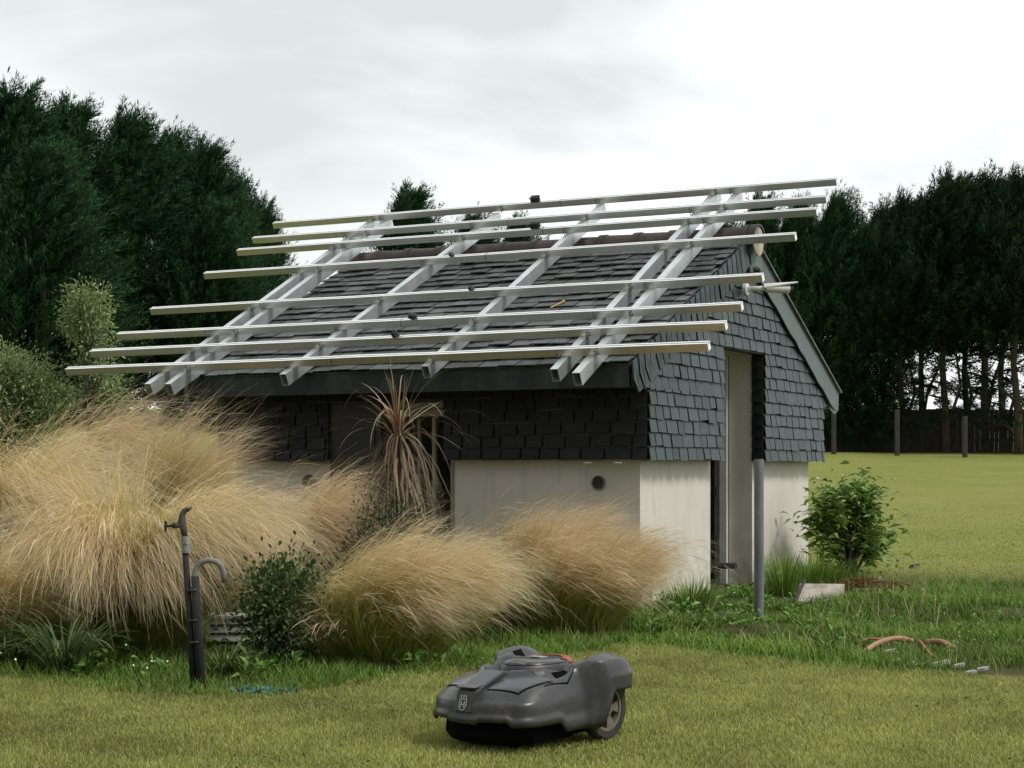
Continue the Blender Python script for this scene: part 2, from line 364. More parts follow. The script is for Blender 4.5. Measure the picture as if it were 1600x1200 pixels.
# ------------------------------------------------------------------ the shed (local x = out of the gable, y = back along the gable)
SH = empty('garden_shed', (HC[0], HC[1], 0), -HA, label='small cream rendered garden shed with dark slate roof and slate hung upper walls', cat='shed')
LEN, DEP, TH = 3.78, 4.2, .22
OY0, OY1, OZ = 1.50, 2.55, 2.08          # gable doorway
FX0, FX1, FZ = -2.75, -1.65, 1.60        # front opening
WT = 1.72
b = MB()
b.box((-TH, 0, -.3), (0, OY0, WT)); b.box((-TH, OY1, -.3), (0, DEP, WT))
b.box((-LEN, 0, -.3), (FX0, TH, WT)); b.box((FX1, 0, -.3), (-TH, TH, WT)); b.box((FX0, 0, FZ), (FX1, TH, WT))
b.box((-LEN, DEP-TH, -.3), (-TH, DEP, WT)); b.box((-LEN, TH, -.3), (-LEN+TH, DEP-TH, WT))
# gable triangles
rz = lambda y: 1.80 + .479 * (min(y, 4.2 - y) + .47)
def fx(x): return lambda a, c, w: Vector((x + w, a, c))
for x in (-TH, -LEN):
    b.prism([(0, WT), (OY0, WT), (OY0, rz(OY0)), (0, rz(0))], fx(x), TH)
    b.prism([(OY1, WT), (DEP, WT), (DEP, rz(DEP)), (OY1, rz(OY1))], fx(x), TH)
    b.prism([(OY0, OZ), (OY1, OZ), (OY1, rz(OY1)), (2.1, rz(2.1)), (OY0, rz(OY0))], fx(x), TH)
b.build('wall', M['render'], SH)
# roof deck
SL = .479; EY = -.47; ER = 4.67; RX0, RX1 = -3.92, .12
EZ = 1.83
def roofz(y): return EZ + SL * (min(y, 4.2 - y) - EY)
b = MB()
for (ya, yb) in ((EY, 2.1), (2.1, ER)):
    za, zb = roofz(ya), roofz(yb)
    b.prism([(ya, za - .03), (yb, zb - .03), (yb, zb), (ya, za)], fx(RX0), RX1 - RX0 - .01)
deck = b.build('roof', M['darkwood'], SH)
# roof slates
al = math.atan(SL); ca, sa = math.cos(al), math.sin(al)
def slates(side):
    b = MB(); n = 20; tot = (2.1 - EY) / ca; ex = tot / n
    for i in range(n):
        x = RX0 - rng.uniform(0, .12)
        while x < RX1:
            w = rng.uniform(.13, .21); xa, xb = max(x, RX0 - .015), min(x + w - .010, RX1 + .0)
            x += w
            if xb - xa < .03: continue
            d0 = i * ex - .03 + rng.normal(0, .005); d1 = d0 + ex + .09; d1 = min(d1, tot)
            lift = .020 + rng.uniform(0, .016); th = rng.uniform(.006, .010); tw = rng.normal(0, .005)
            vs = []
            for (u_, d, o) in ((xa, d0, lift), (xb, d0 + tw, lift), (xb, d1, .0012), (xa, d1, .0012)):
                for oo in (o, o + th):
                    y = EY + d * ca - oo * sa; z = EZ + d * sa + oo * ca
                    if side: y = 4.2 - y
                    vs.append(Vector((u_, y, z)))
            b.add(vs, [(0,2,4,6),(1,7,5,3),(0,1,3,2),(2,3,5,4),(4,5,7,6),(6,7,1,0)], rng.uniform(0, 1))
    return b
slates(0).build('roof_slates', M['slateroof'], deck)
slates(1).build('roof_slates', M['slateroof'], deck)
# ridge tiles
x = RX0 - .02; i = 0
while x < RX1 + .08:
    b = MB(); L = min(.34, RX1 + .10 - x); n = 12; vs = []
    for (xx, rr) in ((x, .140), (x + L - .05, .133), (x + L - .049, .148), (x + L + .012, .148)):
        for k in range(n + 1):
            th = R(-8) + (math.pi + R(16)) * k / n
            for q in (rr, rr - .016):
                vs.append(Vector((xx, 2.1 + math.cos(th) * q * 1.05, roofz(2.1) - .03 + math.sin(th) * q)))
    st_ = (n + 1) * 2; fs = []
    for j in range(3):
        for k in range(n):
            a = j * st_ + k * 2
            fs += [(a, a+2, a+2+st_, a+st_), (a+1, a+1+st_, a+3+st_, a+3)]
    for j in (0, 3):
        for k in range(n): a = j * st_ + k * 2; fs.append((a, a+1, a+3, a+2))
    b.add(vs, fs); b.build('ridge_tile', M['ridge'], deck, smooth=False); x += .34; i += 1
b = MB()   # mortar in the open end of the ridge
b.tube([(RX1 + .085, 2.1, roofz(2.1) - .03), (RX1 + .10, 2.1, roofz(2.1) - .03)], .126, 20)
b.build('ridge_mortar', M['mortar'], deck)
# fascia (zinc gutter box) front and back, soffit
b = MB(); b.box((RX0, EY - .012, 1.665), (RX1 - .005, EY, 1.838)); b.box((RX0 + .002, EY - .026, 1.662), (RX1 - .012, EY - .013, 1.676)); b.box((RX0 + .002, EY - .024, 1.826), (RX1 - .012, EY - .013, 1.836))
b.build('fascia', M['zinc'], SH)
b = MB(); b.box((RX0, ER, 1.665), (RX1 - .005, ER + .012, 1.838)); b.build('fascia', M['zinc'], SH)
b = MB(); b.box((RX0, EY + .001, 1.668), (RX1 - .03, -.001, 1.682)); b.box((RX0, DEP + .001, 1.668), (RX1 - .03, ER - .001, 1.682)); b.build('soffit', M['darkwood'], SH)
# hung slates, clipped to a polygon
def clip(poly, a, b_, c_):      # keep a*x+b*y<=c
    o = []
    for i in range(len(poly)):
        p_, q = poly[i], poly[(i+1) % len(poly)]
        dp = a*p_[0]+b_*p_[1]-c_; dq = a*q[0]+b_*q[1]-c_
        if dp <= 0: o.append(p_)
        if (dp < 0 < dq) or (dq < 0 < dp):
            k = dp / (dp - dq); o.append((p_[0]+(q[0]-p_[0])*k, p_[1]+(q[1]-p_[1])*k))
    return o
def hung(b, u0, u1, z0, z1, fr, ex, wmin, wmax, planes=(), hole=None):
    i = 0; z = z0
    while z < z1:
        segs = [(u0, u1)]
        if hole and z + ex * .5 < hole[2]: segs = [(u0, hole[0]), (hole[1], u1)]
        for (sa_, sb_) in segs:
            u = sa_ - rng.uniform(0, .1)
            while u < sb_:
                w = rng.uniform(wmin, wmax); a_, e_ = max(u, sa_), min(u + w - rng.uniform(.012, .024), sb_); u += w
                if e_ - a_ < .015: continue
                zj = rng.normal(0, .004); k = rng.normal(0, .004)
                poly = [(a_, z + zj + .011), (e_ + rng.normal(0, .002), z + zj + k + .011), (e_, z + ex + .001), (a_ + rng.normal(0, .002), z + ex + .001)]
                for pl in planes: poly = clip(poly, *pl) if len(poly) > 2 else poly
                if len(poly) < 3: continue
                lift = .017 + rng.uniform(0, .006); th = rng.uniform(.006, .010)
                top = z + ex + .03
                n = len(poly); vs = []
                for oo in (0, th):
                    for (uu, vv) in poly: vs.append(fr(uu, vv, .003 + lift * (top - vv) / (ex + .03) + oo))
                b.add(vs, [tuple(range(n))[::-1], tuple(range(n, 2*n))] + [(q, (q+1) % n, n + (q+1) % n, n + q) for q in range(n)], rng.uniform(0, 1))
        z += ex; i += 1
GX = .105; FY = -.105
pl = [(-SL, 1, EZ + SL * (-EY) - .01), (SL, 1, EZ + SL * (4.2 - EY) - .01)]
b = MB(); hung(b, FY, DEP - FY, 1.12, 1.66, lambda u, v, w: Vector((GX + w, u, v)), .105, .13, .24, pl, (OY0, OY1, OZ))
hung(b, EY + .02, ER - .02, 1.12 + .105 * 5.1428, 3.1, lambda u, v, w: Vector((GX + w, u, v)), .105, .13, .24, pl, (OY0, OY1, OZ))
b.build('gable_slates', M['slatewall'], SH)
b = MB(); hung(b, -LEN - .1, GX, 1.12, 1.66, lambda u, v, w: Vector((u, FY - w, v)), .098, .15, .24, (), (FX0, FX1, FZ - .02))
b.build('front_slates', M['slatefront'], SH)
# battens / backing behind the slates (gives the reveals their thickness)
b = MB()
def back(u0, u1, z0, z1, x0, x1): b.box((x0, u0, z0), (x1, u1, z1))
b.box((.002, FY, 1.135), (GX, OY0, 1.66)); b.box((.002, OY1, 1.135), (GX, DEP - FY, 1.66))
P2 = lambda y: EZ + SL * (min(y, 4.2 - y) - EY) - .04
b.prism([(EY + .02, 1.66), (OY0, 1.66), (OY0, P2(OY0)), (EY + .02, P2(EY + .02))], fx(.002), GX - .002)
b.prism([(OY1, 1.66), (ER - .02, 1.66), (ER - .02, P2(ER - .02)), (OY1, P2(OY1))], fx(.002), GX - .002)
b.prism([(OY0, OZ), (OY1, OZ), (OY1, P2(OY1)), (2.1, P2(2.1)), (OY0, P2(OY0))], fx(.002), GX - .002)
b.box((-LEN - .1, FY, 1.135), (FX0, -.002, 1.66)); b.box((FX1, FY, 1.135), (0, -.002, 1.66)); b.box((FX0, FY, FZ), (FX1, -.002, 1.66))
b.box((-LEN - .1, -.002, 1.135), (-LEN - .002, DEP + .1, 1.66))
b.build('cladding_backing', M['black'], SH)
# slate lining of the right reveal
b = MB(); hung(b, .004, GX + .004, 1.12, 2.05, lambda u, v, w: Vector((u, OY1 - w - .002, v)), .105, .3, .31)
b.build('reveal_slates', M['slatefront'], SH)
# verge: upright slate strips along the near slope, board along the far slope
b = MB(); y = EY - .01; XV = GX + .034
while y < 2.02:
    zt = roofz(y) + .022; ln = .235 - .05 * max(0, (y - 1.4)); w = .084
    zt2 = roofz(y + w) + .022; sw = .05 + .05 * math.exp(-((y - EY) / .5) ** 2)
    j = rng.normal(0, .008); k = rng.uniform(0, .01)
    pts = [(y, zt), (y + w, zt2), (y + w + .006, zt2 - ln * .55), (y + w + sw, zt2 - ln + j), (y + sw, zt - ln + j), (y + .008, zt - ln * .55)]
    pts = [(a, c_) for a, c_ in pts][::-1]
    vs = [Vector((XV + (0 if q in (4, 5, 2, 3) else 0) + k, a, c_)) for q, (a, c_) in enumerate(pts)] + [Vector((XV + .008 + k + .010 * (1 if c_ < roofz(a) - .08 else 0), a, c_)) for a, c_ in pts]
    n = 6
    b.add(vs, [tuple(range(n))[::-1], tuple(range(n, 2*n))] + [(q, (q+1) % n, n + (q+1) % n, n + q) for q in range(n)], rng.uniform(0, 1))
    y += .104
b.build('verge_slates', M['slatewall'], SH)
b = MB(); pts = [(2.02, roofz(2.1) + .01), (2.1, roofz(2.1) + .025), (ER + .03, roofz(ER) + .012), (ER + .02, roofz(ER) - .18)]
lower = []
for i in range(17):
    y = ER - .10 - i * (ER - .10 - 2.35) / 16; lower.append((y, roofz(y) - .235 + rng.normal(0, .006)))
lower += [(2.34, roofz(2.34) - .20), (2.24, roofz(2.2) - .24), (2.06, roofz(2.1) - .30)]
b.prism(pts + lower, fx(XV + .004), .014); b.build('bargeboard', M['zincboard'], SH)
b = MB(); b.prism([(ER - .28, roofz(ER-.28) - .30), (ER - .1, 1.60), (ER + .02, 1.64), (ER + .02, roofz(ER) - .17), (ER - .1, roofz(ER - .1) - .24)], fx(XV + .003), .010)
b.build('bargeboard_end', M['zincboard'], SH)
# projecting edge of slates over the far verge
b = MB()
for i in range(22):
    d = 2.13 + i * .1175; zt = roofz(d) + .02
    b.box((GX - .02, d, zt - .02 + .012), (XV + .045, d + .13, zt + .012), mat=Matrix.Translation((0, 0, 0)))
    # follow the slope
for i in range(len(b.v)):
    x_, y_, z_ = b.v[i]; base = 2.13 + (i // 8) * .1175
    b.v[i] = (x_, y_, z_ - SL * (y_ - base))
b.build('verge_edge', M['slateroof'], SH)
# black pivot scar near the apex
b = MB(); b.tube([(XV + .02, 2.16, 2.80), (XV + .05, 2.17, 2.79), (XV + .055, 2.24, 2.76)], [.028, .024, .008], 8); b.build('loose_flap', M['black'], SH)
# door frame, hinges, lining
DF = MB(); DF.box((-TH - .075, OY1 - .045, -.05), (-TH - .004, OY1 - .004, OZ)); DF.box((-TH - .075, OY0 + .004, OZ - .05), (-TH - .004, OY1 - .049, OZ))
df = DF.build('door_frame', M['white'], SH, bevel=.004)
dl = MB(); dl.box((-TH - .125, OY1 - .028, -.05), (-TH - .080, OY1 - .006, OZ)); dl.build('door_edge', M['galv'], SH)
for z in (.86, .42):
    h_ = MB(); h_.box((-TH - .118, OY1 - .062, z - .035), (-TH - .085, OY1 - .030, z + .035)); h_.build('hinge', M['bolt'], df)
# dark interior floor and partition
b = MB(); b.box((-LEN + TH, TH, -.02), (-TH, DEP - TH, .03)); b.build('floor_slab', M['soil'], SH)
b = MB(); b.box((-1.25, TH + .01, .03), (-1.15, DEP - TH - .01, WT)); b.build('partition', M['darkwood'], SH)
# front opening: shutter box, posts
b = MB(); b.box((FX1 - .52, -.04, FZ - .115), (FX1 - .01, .10, FZ - .055)); b.box((FX1 - .52, -.05, FZ - .05), (FX1 - .01, .10, FZ - .004)); b.build('lintel_box', M['paint'], SH, bevel=.004)
for (x0, x1, yy) in ((FX1 - .165, FX1 - .135, -.02), (FX1 - .35, FX1 - .325, .06)):
    b = MB(); b.box((x0, yy, -.02), (x1, yy + .035, FZ - .12)); b.build('post', M['paint'], SH)
b = MB(); b.box((FX0 + .004, -.099, -.02), (FX1 - .60, -.062, FZ - .005)); b.box((FX0 + .05, -.108, .12), (FX1 - .66, -.1, .70)); b.box((FX0 + .05, -.108, .80), (FX1 - .66, -.1, FZ - .12)); b.build('shade_panel', M['black'], SH)  # black panel added as the opening's shade, covers the lit jamb
b = MB(); b.box((FX1 + .001, -.012, -.1), (FX1 + .03, -.001, 1.118)); b.build('corner_trim', M['paint'], SH)
# vents
vt = MB()
for k in range(24):
    a0, a1 = 2*math.pi*k/24, 2*math.pi*(k+1)/24
    vs = []
    for (yy, rr) in ((-.016, .048), (-.016, .057), (.0, .057), (.0, .048)):
        for a in (a0, a1): vs.append(Vector((-.345 + math.cos(a)*rr, yy, .955 + math.sin(a)*rr)))
    vt.add(vs, [(0,1,3,2),(2,3,5,4),(4,5,7,6),(6,7,1,0)], .5)
v_ = vt.build('vent_pipe', M['paint'], SH, smooth=True)
b = MB(); b.tube([(-.345, -.0035, .955), (-.345, -.001, .955)], .0485, 24); b.build('vent_opening', M['black'], v_)
b = MB(); b.tube([(-3.02, -.02, .955), (-3.02, 0, .955)], .062, 24); vg = b.build('vent_grille', M['paint'], SH)
b = MB()
for k in range(-4, 5):
    hh = math.sqrt(max(.053**2 - (k*.012)**2, 0)); b.box((-3.02 + k*.012 - .002, -.026, .955 - hh), (-3.02 + k*.012 + .002, -.0205, .955 + hh))
b.build('slats', M['postwood'], vg)
# little white brackets under the slates
for x0 in (-.40, -.15): b = MB(); b.box((x0, -.15, 1.105), (x0 + .05, -.11, 1.115)); b.build('bracket', M['white'], SH)
# yellow peg lying on the roof
HM = Matrix.Translation((HC[0], HC[1], 0)) @ Matrix.Rotation(-HA, 4, 'Z')
def hw(x, y, z): return HM @ Vector((x, y, z))
b = MB(); q0 = hw(-1.06, .62, roofz(.62) + .035); q1 = hw(-1.0, .72, roofz(.72) + .04); b.tube([q0, q1], .008, 8); b.tube([q1, q1 + (q1 - q0) * .15], .012, 8)
tag(b.build('roof_peg', M['yellow']), 'small yellow peg lying on the roof slates between the support beams', 'peg')

# ------------------------------------------------------------------ aluminium mounting frame over the roof
FRM = empty('mounting_frame', (HC[0], HC[1], 0), -HA, label='aluminium panel mounting frame of long rails bolted over sloping beams on the shed roof', cat='mounting frame')
PA, PB = 2.23, .527; aP = math.atan(PB); cP, sP = math.cos(aP), math.sin(aP)
beams = [(4.02, 3.97, -.89, 2.58), (3.80, 3.79, -.90, 2.53), (2.74, 2.52, -.79, 2.43), (1.47, 1.43, -.73, 2.45), (.32, .345, -.84, 2.58), (.11, .11, -.91, 2.50)]
BW, BH = .062, .10
def beam(t0, t1, s0, s1):
    b = MB(); fr = []
    for (t_, s_) in ((t0, s0), (t1, s1)):
        z = PA + PB * s_; fr.append(Vector((-t_, s_, z)))
    d = (fr[1] - fr[0]).normalized(); side = Vector((1, 0, 0)); up = side.cross(d).normalized()
    def ring(p, ins, back=0): return [p + d * back + side * sx * (BW/2 - ins) - up * (ins if sy else BH - ins) for sx, sy in ((-1, 1), (1, 1), (1, 0), (-1, 0))]
    vs = ring(fr[0], 0) + ring(fr[1], 0) + ring(fr[0], .004) + ring(fr[0], .004, .5) + ring(fr[1], .004) + ring(fr[1], .004, -.5)
    fs = []
    for k in range(4):
        n = (k + 1) % 4
        fs += [(k, n, 4+n, 4+k), (k, 8+k, 8+n, n), (8+k, 12+k, 12+n, 8+n), (4+k, 4+n, 16+n, 16+k), (16+k, 16+n, 20+n, 20+k)]
    fs += [(12, 13, 14, 15), (20, 21, 22, 23)]
    b.add(vs, fs); return b.build('support_beam', M['galv'], FRM)
for q in beams: beam(*q)
rails = [(-.67, -.62, 5.06, -.80), (-.34, -.30, 5.08, -.81), (-.01, .01, 5.06, -.82), (.50, .51, 5.10, -.81), (1.27, 1.28, 5.08, -.82), (1.81, 1.79, 5.09, -.84), (2.11, 2.06, 5.12, -.84), (2.49, 2.46, 5.14, -.81)]
RP = [(-.025, 0), (.025, 0), (.025, .026), (.021, .028), (.025, .030), (.025, .060), (.007, .060), (.007, .044), (-.007, .044), (-.007, .060), (-.025, .060), (-.025, .030), (-.021, .028), (-.025, .026)]
upP = Vector((0, -sP, cP)); sdP = Vector((0, cP, sP))
rail_names = ['lowest long rail at the eave', 'second rail up from the eave', 'third rail up from the eave', 'fourth rail up from the eave', 'fifth rail up, below the ridge', 'sixth rail up, just over the ridge', 'second rail from the top', 'topmost rail of the frame']
def onp(t_, s_, off=0): return Vector((-t_, s_, PA + PB * s_)) + upP * off
def rail(i, sl, sr, tl, tr):
    b = MB(); a = onp(tl, sl, .001); c_ = onp(tr, sr, .001); n = len(RP)
    K = 9; vs = []
    for k in range(K):
        p_ = a.lerp(c_, k / (K - 1)) + upP * (rng.normal(0, .0015) if 0 < k < K-1 else 0) + sdP * (rng.normal(0, .002) if 0 < k < K-1 else 0)
        vs += [p_ + sdP * x - Vector((0, 0, 0)) + upP * z for x, z in RP]
    fs = [(k*n+j, k*n+(j+1) % n, (k+1)*n+(j+1) % n, (k+1)*n+j) for k in range(K-1) for j in range(n)]
    b.add(vs, fs + [tuple(range(n))[::-1], tuple(range((K-1)*n, K*n))])
    o = b.build('rail', M['alu'], FRM); o['label'] = rail_names[i]
    for j, (t0, t1, s0, s1) in enumerate(beams):
        f_ = ((sl + sr) / 2 - s0) / (s1 - s0); tt = t0 + (t1 - t0) * f_; ss = sl + (sr - sl) * (tl - tt) / (tl - tr)
        side = -1 if (i + j) % 2 else 1
        q = onp(tt + .045 * side, ss - .040, 0); bb = MB()
        bb.tube([q - upP * .01, q + upP * .066], .0042, 6); bb.tube([q + upP * .040, q + upP * .050], .009, 6)
        bb.box((-.016, -.002, .0), (.016, .022, .004), mat=Matrix.Translation(q + upP * .016))
        bb.build('bolt', M['bolt'], o)
    # splice seam
    tj = (2.35, 1.9, 2.1, 2.3, 2.0, 1.7, 2.2, 1.85)[i]; ss = sl + (sr - sl) * (tl - tj) / (tl - tr)
    q = onp(tj, ss, 0); bb = MB(); bb.box((-.0015, -.0262, -.001), (.0015, .0262, .0615), mat=Matrix.Translation(q) @ Matrix.Rotation(aP, 4, 'X'))
    bb.build('splice_seam', M['inner'], o)
    return o, sl, sr, tl, tr
RL = [rail(i, *q) for i, q in enumerate(rails)]
def clampm(ri, px, lab, tilt=0, big=1):
    o, sl, sr, tl, tr = RL[ri]; best = None
    for k in range(400):
        t_ = tl + (tr - tl) * k / 399; s_ = sl + (sr - sl) * k / 399; w = hw(-t_, s_, 0); p_ = 800 + 2650 * w.x / w.y
        if best is None or abs(p_ - px) < best[0]: best = (abs(p_ - px), t_, s_)
    q = onp(best[1], best[2], .062); mt = Matrix.Translation(q) @ Matrix.Rotation(aP, 4, 'X') @ Matrix.Rotation(tilt, 4, 'Y') @ Matrix.Scale(big, 4)
    b = MB(); b.box((-.042, -.024, 0), (.042, .024, .012), mat=mt); b.box((-.042, -.024, .012), (.042, -.014, .042), mat=mt)
    b.box((-.042, .012, .012), (.042, .024, .046), mat=mt); b.box((-.048, -.033, .042), (.042, -.010, .050), mat=mt); b.box((-.042, -.008, .05), (.046, .030, .056), mat=mt)
    c_ = b.build('clamp', M['black'], o, bevel=.002); c_['label'] = lab
clampm(7, 839, 'black module clamp sitting on the topmost rail')
clampm(5, 838, 'black module clamp sitting on the sixth rail')
clampm(4 - 1, 738, 'small dark clamp lying open on the fourth rail', 1.0, .6)
clampm(4, 707, 'small dark clamp tilted on the fifth rail', .8, .55)
clampm(2, 648, 'black clamp lying on its side on the third rail', .35, .75)
clampm(1, 618, 'black clamp standing tilted on the second rail', 1.2, .8)

# ------------------------------------------------------------------ security camera on the gable
SC = empty('security_camera', hw(GX + .04, 1.93, 2.60), -HA, label='white bullet security camera with hood on the slate gable near its peak', cat='camera')
b = MB(); b.tube([(0, 0, 0), (.035, 0, 0)], .055, 20); b.build('mount_plate', M['white'], SC, smooth=False, bevel=.004)
b = MB(); b.tube([(.02, 0, 0), (.13, .03, .005), (.19, .06, .008)], [.026, .022, .026], 14); b.build('bracket', M['white'], SC, smooth=True)
b = MB(); b.tube([(.18, .045, .008), (.30, .11, .0), (.36, .142, -.003)], .036, 20); b.build('camera_body', M['white'], SC)
b = MB(); b.tube([(.35, .137, -.003), (.385, .156, -.004)], .033, 20); b.build('lens_face', M['black'], SC)
b = MB(); dd = Vector((.88, .475, -.03)).normalized(); sdv = Vector((dd.y, -dd.x, 0)); p0 = Vector((.16, .04, .043))
for k in range(-4, 4):
    a0, a1 = k * .32, (k + 1) * .32
    f = lambda a, q: p0 + sdv * math.sin(a) * .046 + Vector((0, 0, (math.cos(a) * .050 - .050) * (1 - q * 2.6))) + dd * q + Vector((0, 0, .09 * q))
    vs = [f(a0, 0), f(a1, 0), f(a1, .29), f(a0, .29)]; vs += [q + Vector((0, 0, .004)) for q in vs]
    b.add(vs, [(0,3,2,1),(4,5,6,7),(0,1,5,4),(1,2,6,5),(2,3,7,6),(3,0,4,7)], .5)
b.build('hood', M['white'], SC)

# ------------------------------------------------------------------ posts and pipes
def post():
    x, y = (1186-800)/2650*11.6, 11.6
    o = empty('steel_post', (x, y, 0), label='upright galvanised steel tube standing in the grass before the shed doorway', cat='post')
    b = MB(); b.tube([(0, 0, -.1), (0, 0, 1.13)], .033, 20, cap=False); b.tube([(0, 0, 1.13), (0, 0, .6)], .029, 20, cap=False)
    vs = []
    for k in range(20):
        a = 2*math.pi*k/20
        vs += [(math.cos(a)*.033, math.sin(a)*.033, 1.13), (math.cos(a)*.029, math.sin(a)*.029, 1.13)]
    b.add(vs, [(2*k, 2*((k+1) % 20), 2*((k+1) % 20)+1, 2*k+1) for k in range(20)])
    b.build('tube', M['postsheet'], o, smooth=True)
M['postsheet'] = simple('dull_galvanised', (.15, .165, .17), (.23, .245, .25), .6, .35, 6, (2, 2, .5), .2)
post()
def standpipe():
    d = 8.25; x = (318-800)/2650*d; g = G(x, d)
    o = empty('garden_standpipe', (x, d, g), label='old black garden standpipe with upturned brass tap and hooked grey pipe, leaning left', cat='standpipe')
    k = d / 2650
    def q(px, py, dy=0): return Vector(((px - 318) * k, dy, CAMZ + (731 - py) * k - g))
    b = MB(); b.tube([q(303, 1085), q(296, 960), q(289, 860)], [.017, .016, .0155], 14); b.build('water_pipe', M['pipe'], o, smooth=True)
    b = MB(); b.tube([q(316, 1092, -.01), q(309, 980, -.01), q(305, 905, -.01), q(306, 892, -.01), q(310, 882, -.01), q(317, 877, -.01), q(327, 875, -.01), q(338, 877, -.01), q(346, 884, -.01), q(350, 895, -.01), q(351, 910, -.01)], [.020, .020, .018] + [.0145]*8, 14)
    hp = b.build('hooked_pipe', M['greypipe'], o, smooth=True)
    b = MB(); b.tube([q(316.5, 1096, -.01), q(310, 990, -.01), q(305.3, 900, -.01)], [.0215, .0215, .0195], 14); b.build('dark_sleeve', M['pipe'], hp, smooth=True)
    for (a, c_) in ((302, 922), (304, 969), (306, 1003)):
        b = MB(); vs = []
        b.tube([q(a, c_ - 2, -.006), q(a + .2, c_ + 2, -.006)], .030, 18); s_ = b.build('strap', M['black'], o, smooth=True)
    b = MB()
    b.tube([q(291, 864), q(290.2, 850)], .022, 10); b.tube([q(290.2, 850), q(290, 846)], .026, 6); b.tube([q(290, 846), q(289, 838)], .021, 12)
    b.build('coupling', M['ptfe'], o)
    b = MB(); b.tube([q(289, 840), q(286.5, 826), q(284, 815), q(284.5, 805), q(288, 798), q(294, 795)], [.014, .017, .020, .015, .013, .014], 12)
    b.tube([q(294, 794), q(295.5, 797)], [.017, .015], 12); b.tube([q(284, 819), q(275, 821), q(268, 821.5)], [.017, .014, .010], 12)
    b.build('tap_body', M['brass'], o, smooth=True)
    h_ = MB(); h_.tube([q(270, 821.5), q(259, 822)], .006, 8); h_.tube([q(273, 821), q(270, 821)], .015, 6); h_.tube([q(258.5, 814), q(258.5, 831)], [.006, .006], 8); h_.tube([q(259, 822, -.025), q(259, 822, .025)], .005, 8)
    h_.build('tap_handle', M['pipe'], o)
standpipe()
# black handled stick in front of the doorway
b = MB(); q0 = at(1123, 884, 13.2); q1 = at(1150, 884, 13.1); b.tube([q0, q1], .024, 12)
o = empty('tool_handle', (q0.x - .15, 13.25, G(q0.x, 13.25)), label='black handled tool stuck in the ground at the foot of the shed doorway', cat='tool')
hd = b.build('handle', M['black'], o, smooth=False); hd.matrix_parent_inverse = Matrix.Translation(-o.location)
b = MB(); b.tube([at(1125, 886, 13.2), at(1108, 928, 13.2), at(1103, 960, 13.2)], .006, 8); st_ = b.build('shaft', M['postwood'], o); st_.matrix_parent_inverse = Matrix.Translation(-o.location)

